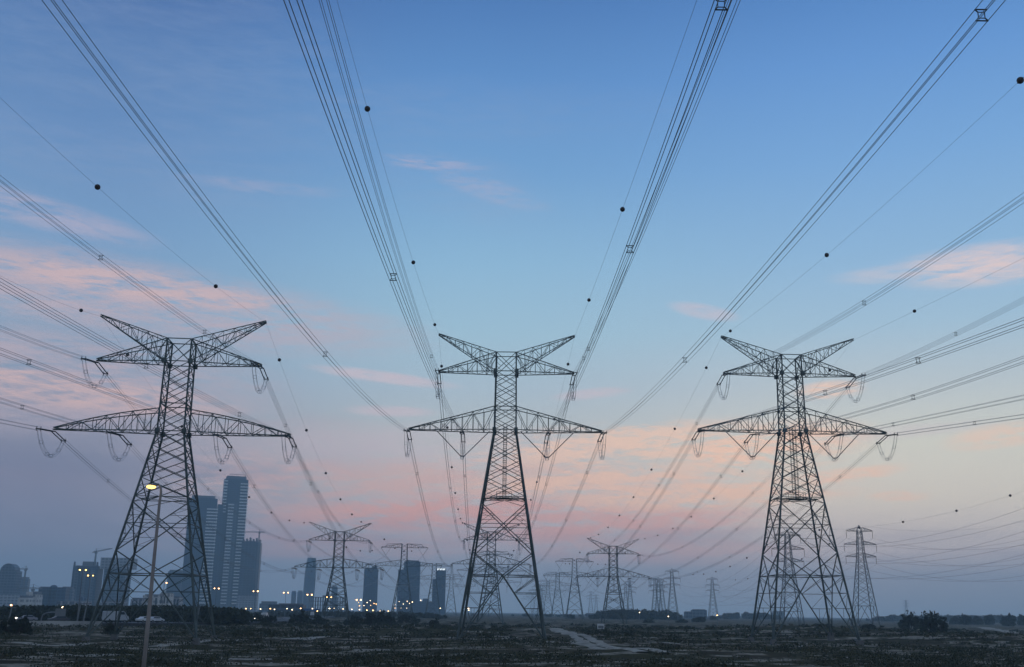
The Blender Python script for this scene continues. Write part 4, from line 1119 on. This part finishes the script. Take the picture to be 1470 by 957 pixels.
# ------------------------------------------------------------------ vegetation
def leaves(mb, c, rx, ry, rz_, n_, size, rnd):
    for _ in range(n_):
        while True:
            v = Vector((rnd.uniform(-1, 1), rnd.uniform(-1, 1), rnd.uniform(-1, 1)))
            if .25 < v.length < 1: break
        p = Vector((c[0] + v.x * rx, c[1] + v.y * ry, c[2] + v.z * rz_)); s_ = size * rnd.uniform(.5, 1.3)
        a = Vector((rnd.gauss(0, 1), rnd.gauss(0, 1), rnd.gauss(0, 1))).normalized(); b_ = a.cross(Vector((rnd.gauss(0, 1), rnd.gauss(0, 1), rnd.gauss(0, 1)))).normalized()
        mb.quad(p - a * s_, p - b_ * s_ * .6, p + a * s_, p + b_ * s_ * .6)
def bush(px0, px1, ytop, ybase, label, seed, D=None, m=LEAF, n_=1500, trunk=True, tops=7, name='bush', cat='bush', group='bushes on the scrub plain', size=.26):
    rnd = random.Random(seed)
    b_ = on_ground((px0 + px1) / 2, ybase) if D is None else at((px0 + px1) / 2, ybase, D)
    D = b_.y; w_ = (px1 - px0) / F * D; z0 = gz(b_.x, D); h = at((px0 + px1) / 2, ytop, D).z - z0
    root = empty(name, (b_.x, D, z0), label, cat, group)
    mb = MB(); tm = MB()
    k = max(.8, h)
    big = size * max(1, h / 3.5) * max(1, D / 300)
    for i in range(tops):
        a = (i + rnd.uniform(.2, .8)) / tops; x = (a - .5) * w_ * .8; y = rnd.uniform(-.3, .3) * w_ * .6
        hh = h * (1 - .40 * (2 * a - 1) ** 2) * rnd.uniform(.5, 1)
        tm.tube([(x * .2, y * .2, -.3), (x * .6, y * .6, hh * .35), (x, y, hh * .8)], [.10 * k / 3, .07 * k / 3, .02], 5, False)
        for q in range(6):                      # ragged small clumps along each limb, none a full ball
            cx_ = x + rnd.uniform(-.5, .5) * w_ / tops * 1.6; cy_ = y + rnd.uniform(-.4, .4) * w_ / tops * 1.6; cz_ = hh * rnd.uniform(.16, .88)
            r = w_ / tops * rnd.uniform(.35, .75)
            tm.tube([(x * .6, y * .6, hh * .3), (cx_, cy_, cz_)], [.05 * k / 3, .015], 4, False)
            leaves(mb, (cx_, cy_, cz_), r, r, min(r, cz_ * .9) * rnd.uniform(.6, 1.0), int(n_ / tops / 7), big, rnd)
        for q in range(5):                      # twigs poking out of the outline
            e = Vector((x + rnd.uniform(-.5, .5) * w_ / tops * 2, y, hh * rnd.uniform(.9, 1.12)))
            tm.tube([(x, y, hh * .6), tuple(e)], [.03, .012], 3, False); leaves(mb, tuple(e), .25 * k / 3, .25 * k / 3, .3 * k / 3, 9, big * .8, rnd)
    mb.build('crown', m, root); tm.build('trunk', BARK, root)
    return root
bush(-6, 46, 880, 909, 'large dark bush at the left edge of the plain', 1, n_=4200, tops=9, size=.22)
bush(149, 171, 889, 909, 'round dark bush at the foot of the left pylon', 2, n_=2200, tops=5, size=.2)
bush(1292, 1324, 879, 897, 'dark bush on the right plain, left and smaller of a pair', 3, D=400, n_=3200, tops=6, size=.22)
bush(1321, 1364, 877, 910, 'tall dark bush on the right plain, right and larger of a pair', 4, n_=4600, tops=8, size=.2)
bush(1236, 1258, 895, 905, 'low dark bush under the slim pylon right of the large pylon', 5, n_=1400, tops=5)
bush(1168, 1192, 893, 903, 'low dark bush inside the right-hand large pylon base', 6, n_=1200, tops=5)
bush(417, 446, 876, 895, 'broad round bush left of the small left pylon', 7, n_=2600, tops=6)
bush(495, 520, 879, 897, 'dark bush right of the small left pylon, leftmost of the clump', 8, n_=2200, tops=6)
bush(520, 541, 877.5, 897, 'dark bush right of the small left pylon, second of the clump', 9, n_=2200, tops=6)
bush(541, 553, 875, 896, 'pointed dark bush in front of the blue slab tower', 10, n_=1600, tops=4)
bush(550, 568, 880, 896, 'low dark bush just right of the pointed one', 11, n_=1600, tops=5)
bush(571, 602, 881, 894, 'flat-topped bush below the wide office tower', 12, n_=2000, tops=7)
bush(618, 631, 887, 898, 'small bush below the tower with the lit sign', 13, n_=900, tops=4)
bush(358, 395, 878, 896, 'dark bush below the low block right of the unfinished tower', 14, n_=2200, tops=7)
bush(447, 470, 882, 896, 'low bush between the round bush and the small left pylon', 15, n_=1500, tops=5)
bush(310, 340, 880, 897, 'dark bush right of the left pylon foot', 16, n_=2000, tops=6)
for k, (x0, x1, yt, yb) in enumerate(((924, 938, 889, 894), (972, 986, 890, 894), (996, 1014, 884, 893), (1020, 1030, 884, 890), (815, 824, 881, 888), (846, 858, 882, 888))):
    bush(x0, x1, yt, yb, 'hazy low bush beyond the cabinet, number %s from the left' % ('three', 'four', 'five', 'six', 'one', 'two')[k], 30 + k, n_=700, tops=4, size=.3)
for k, (x0, x1, yt, D_) in enumerate(((1380, 1392, 881.5, 800), (1396, 1408, 882.5, 860), (1414, 1424, 883, 900), (1440, 1456, 880.5, 760), (1462, 1476, 884, 900), (1366, 1376, 884, 900))):
    bush(x0, x1, yt, 889, 'small hazy tree on the far right plain, %s from the left' % ('second', 'third', 'fourth', 'fifth', 'sixth', 'first')[k], 50 + k, D=D_, n_=700, tops=4, name='tree', cat='tree', group='far trees on the right', size=.3)
# the wooded belts read as one mass
def belt(x0, x1, ytop, D0, D1, n_, seed, size, label, ybump=2.0):
    """many rough crowns of different heights packed side by side"""
    rnd = random.Random(seed); mb = MB(); k = max(12, int((x1 - x0) * .55)); per = n_ // k
    for _ in range(k):
        t = rnd.random(); px_ = x0 + (x1 - x0) * t; D_ = rnd.uniform(D0, D1); q = at(px_, 880, D_)
        ht2 = at(px_, ytop + ybump * (rnd.random() ** .7) * 1.6 - ybump * .5 + 7 * (abs(2 * t - 1) ** 6), D_).z - gz(q.x, D_)
        if ht2 < .8: continue
        rx = ht2 * rnd.uniform(.45, .9)
        leaves(mb, (q.x, D_, ht2 * .5), rx, rx, ht2 * .5, per, size, rnd)
    o = mb.build('tree_belt', LEAF, None); tag(o, label, 'trees', None, 'stuff'); return o
belt(-40, 350, 867.5, 285, 345, 34000, 3, .5, 'long dark belt of trees behind the motorway')
belt(330, 640, 877, 640, 760, 14000, 5, .8, 'low dark hedge line beyond the bushes')
belt(850, 975, 875.5, 900, 1150, 9000, 8, 1.8, 'far hazy tree line at the dark pylon cluster')
belt(1030, 1120, 879.5, 1400, 1700, 5000, 9, 2.4, 'far hazy tree line left of the right-hand large pylon')
belt(1240, 1500, 882.5, 1300, 1900, 9000, 10, 2.2, 'far hazy tree line along the right horizon', 1.5)
belt(640, 860, 882.5, 1200, 1800, 7000, 11, 2.0, 'far hazy tree line behind the middle pylon', 1.5)
# low scrub and dry weeds, too many to count
rnd = random.Random(21)
for nm, m, cnt_, lo, hi, hgt in (('scrub', LEAF2, 8000, 84, 330, .34), ('scrub', LEAF, 6800, 84, 420, .62)):
    mb = MB()
    for _ in range(cnt_):
        D_ = lo * (hi / lo) ** rnd.random(); x = rnd.uniform(-.52, .52) * D_ * 1.05
        den = noise.noise(Vector((x * .06, D_ * .05, 5))) + .8 * noise.noise(Vector((x * .22, D_ * .2, 8)))
        if den < rnd.uniform(-.15, .15): continue
        if abs(x - 13) < 3.4 and 108 < D_ < 330: continue
        z = gz(x, D_); r = rnd.uniform(.3, 1.0) * (1.0 if m is LEAF2 else 1.9); s_ = .10 * max(1, D_ / 130)
        leaves(mb, (x, D_, z + hgt * .4), r, r * .8, hgt * rnd.uniform(.5, 1.2), 16 if m is LEAF2 else 34, s_, rnd)
    o = mb.build(nm, m, None); tag(o, 'low dry scrub covering the plain' if m is LEAF2 else 'darker low bushes scattered over the plain', 'scrub', None, 'stuff')
STONE = mat('pale_rubble', (.30, .28, .25), .9, 0, .3, 1)
mb = MB()
for _ in range(110):
    D_ = 86 * (3.2) ** rnd.random(); x = rnd.uniform(-.5, .5) * D_; r = rnd.uniform(.05, .2)
    mb.ball((x, D_, gz(x, D_) + r * .2), r, 6, 4, .55)
o = mb.build('rubble', STONE, None); tag(o, 'pale stones and rubble strewn over the plain', 'stones', None, 'stuff')

# ------------------------------------------------------------------ air
mb = MB(); mb.box(-5000, 5000, -1000, 6500, -3.2, 262)
hm = bpy.data.materials.new('haze'); hm.use_nodes = True; ht_ = hm.node_tree; ht_.nodes.clear()
pv = ht_.nodes.new('ShaderNodeVolumePrincipled'); pv.inputs['Color'].default_value = (.70, .91, 1.0, 1); pv.inputs['Density'].default_value = .00027
pv.inputs['Anisotropy'].default_value = .2
ou = ht_.nodes.new('ShaderNodeOutputMaterial'); ht_.links.new(pv.outputs[0], ou.inputs['Volume'])
hz = mb.build('haze', hm); hz['kind'] = 'stuff'; hz['label'] = 'pale blue evening haze over the plain'; hz['category'] = 'haze'
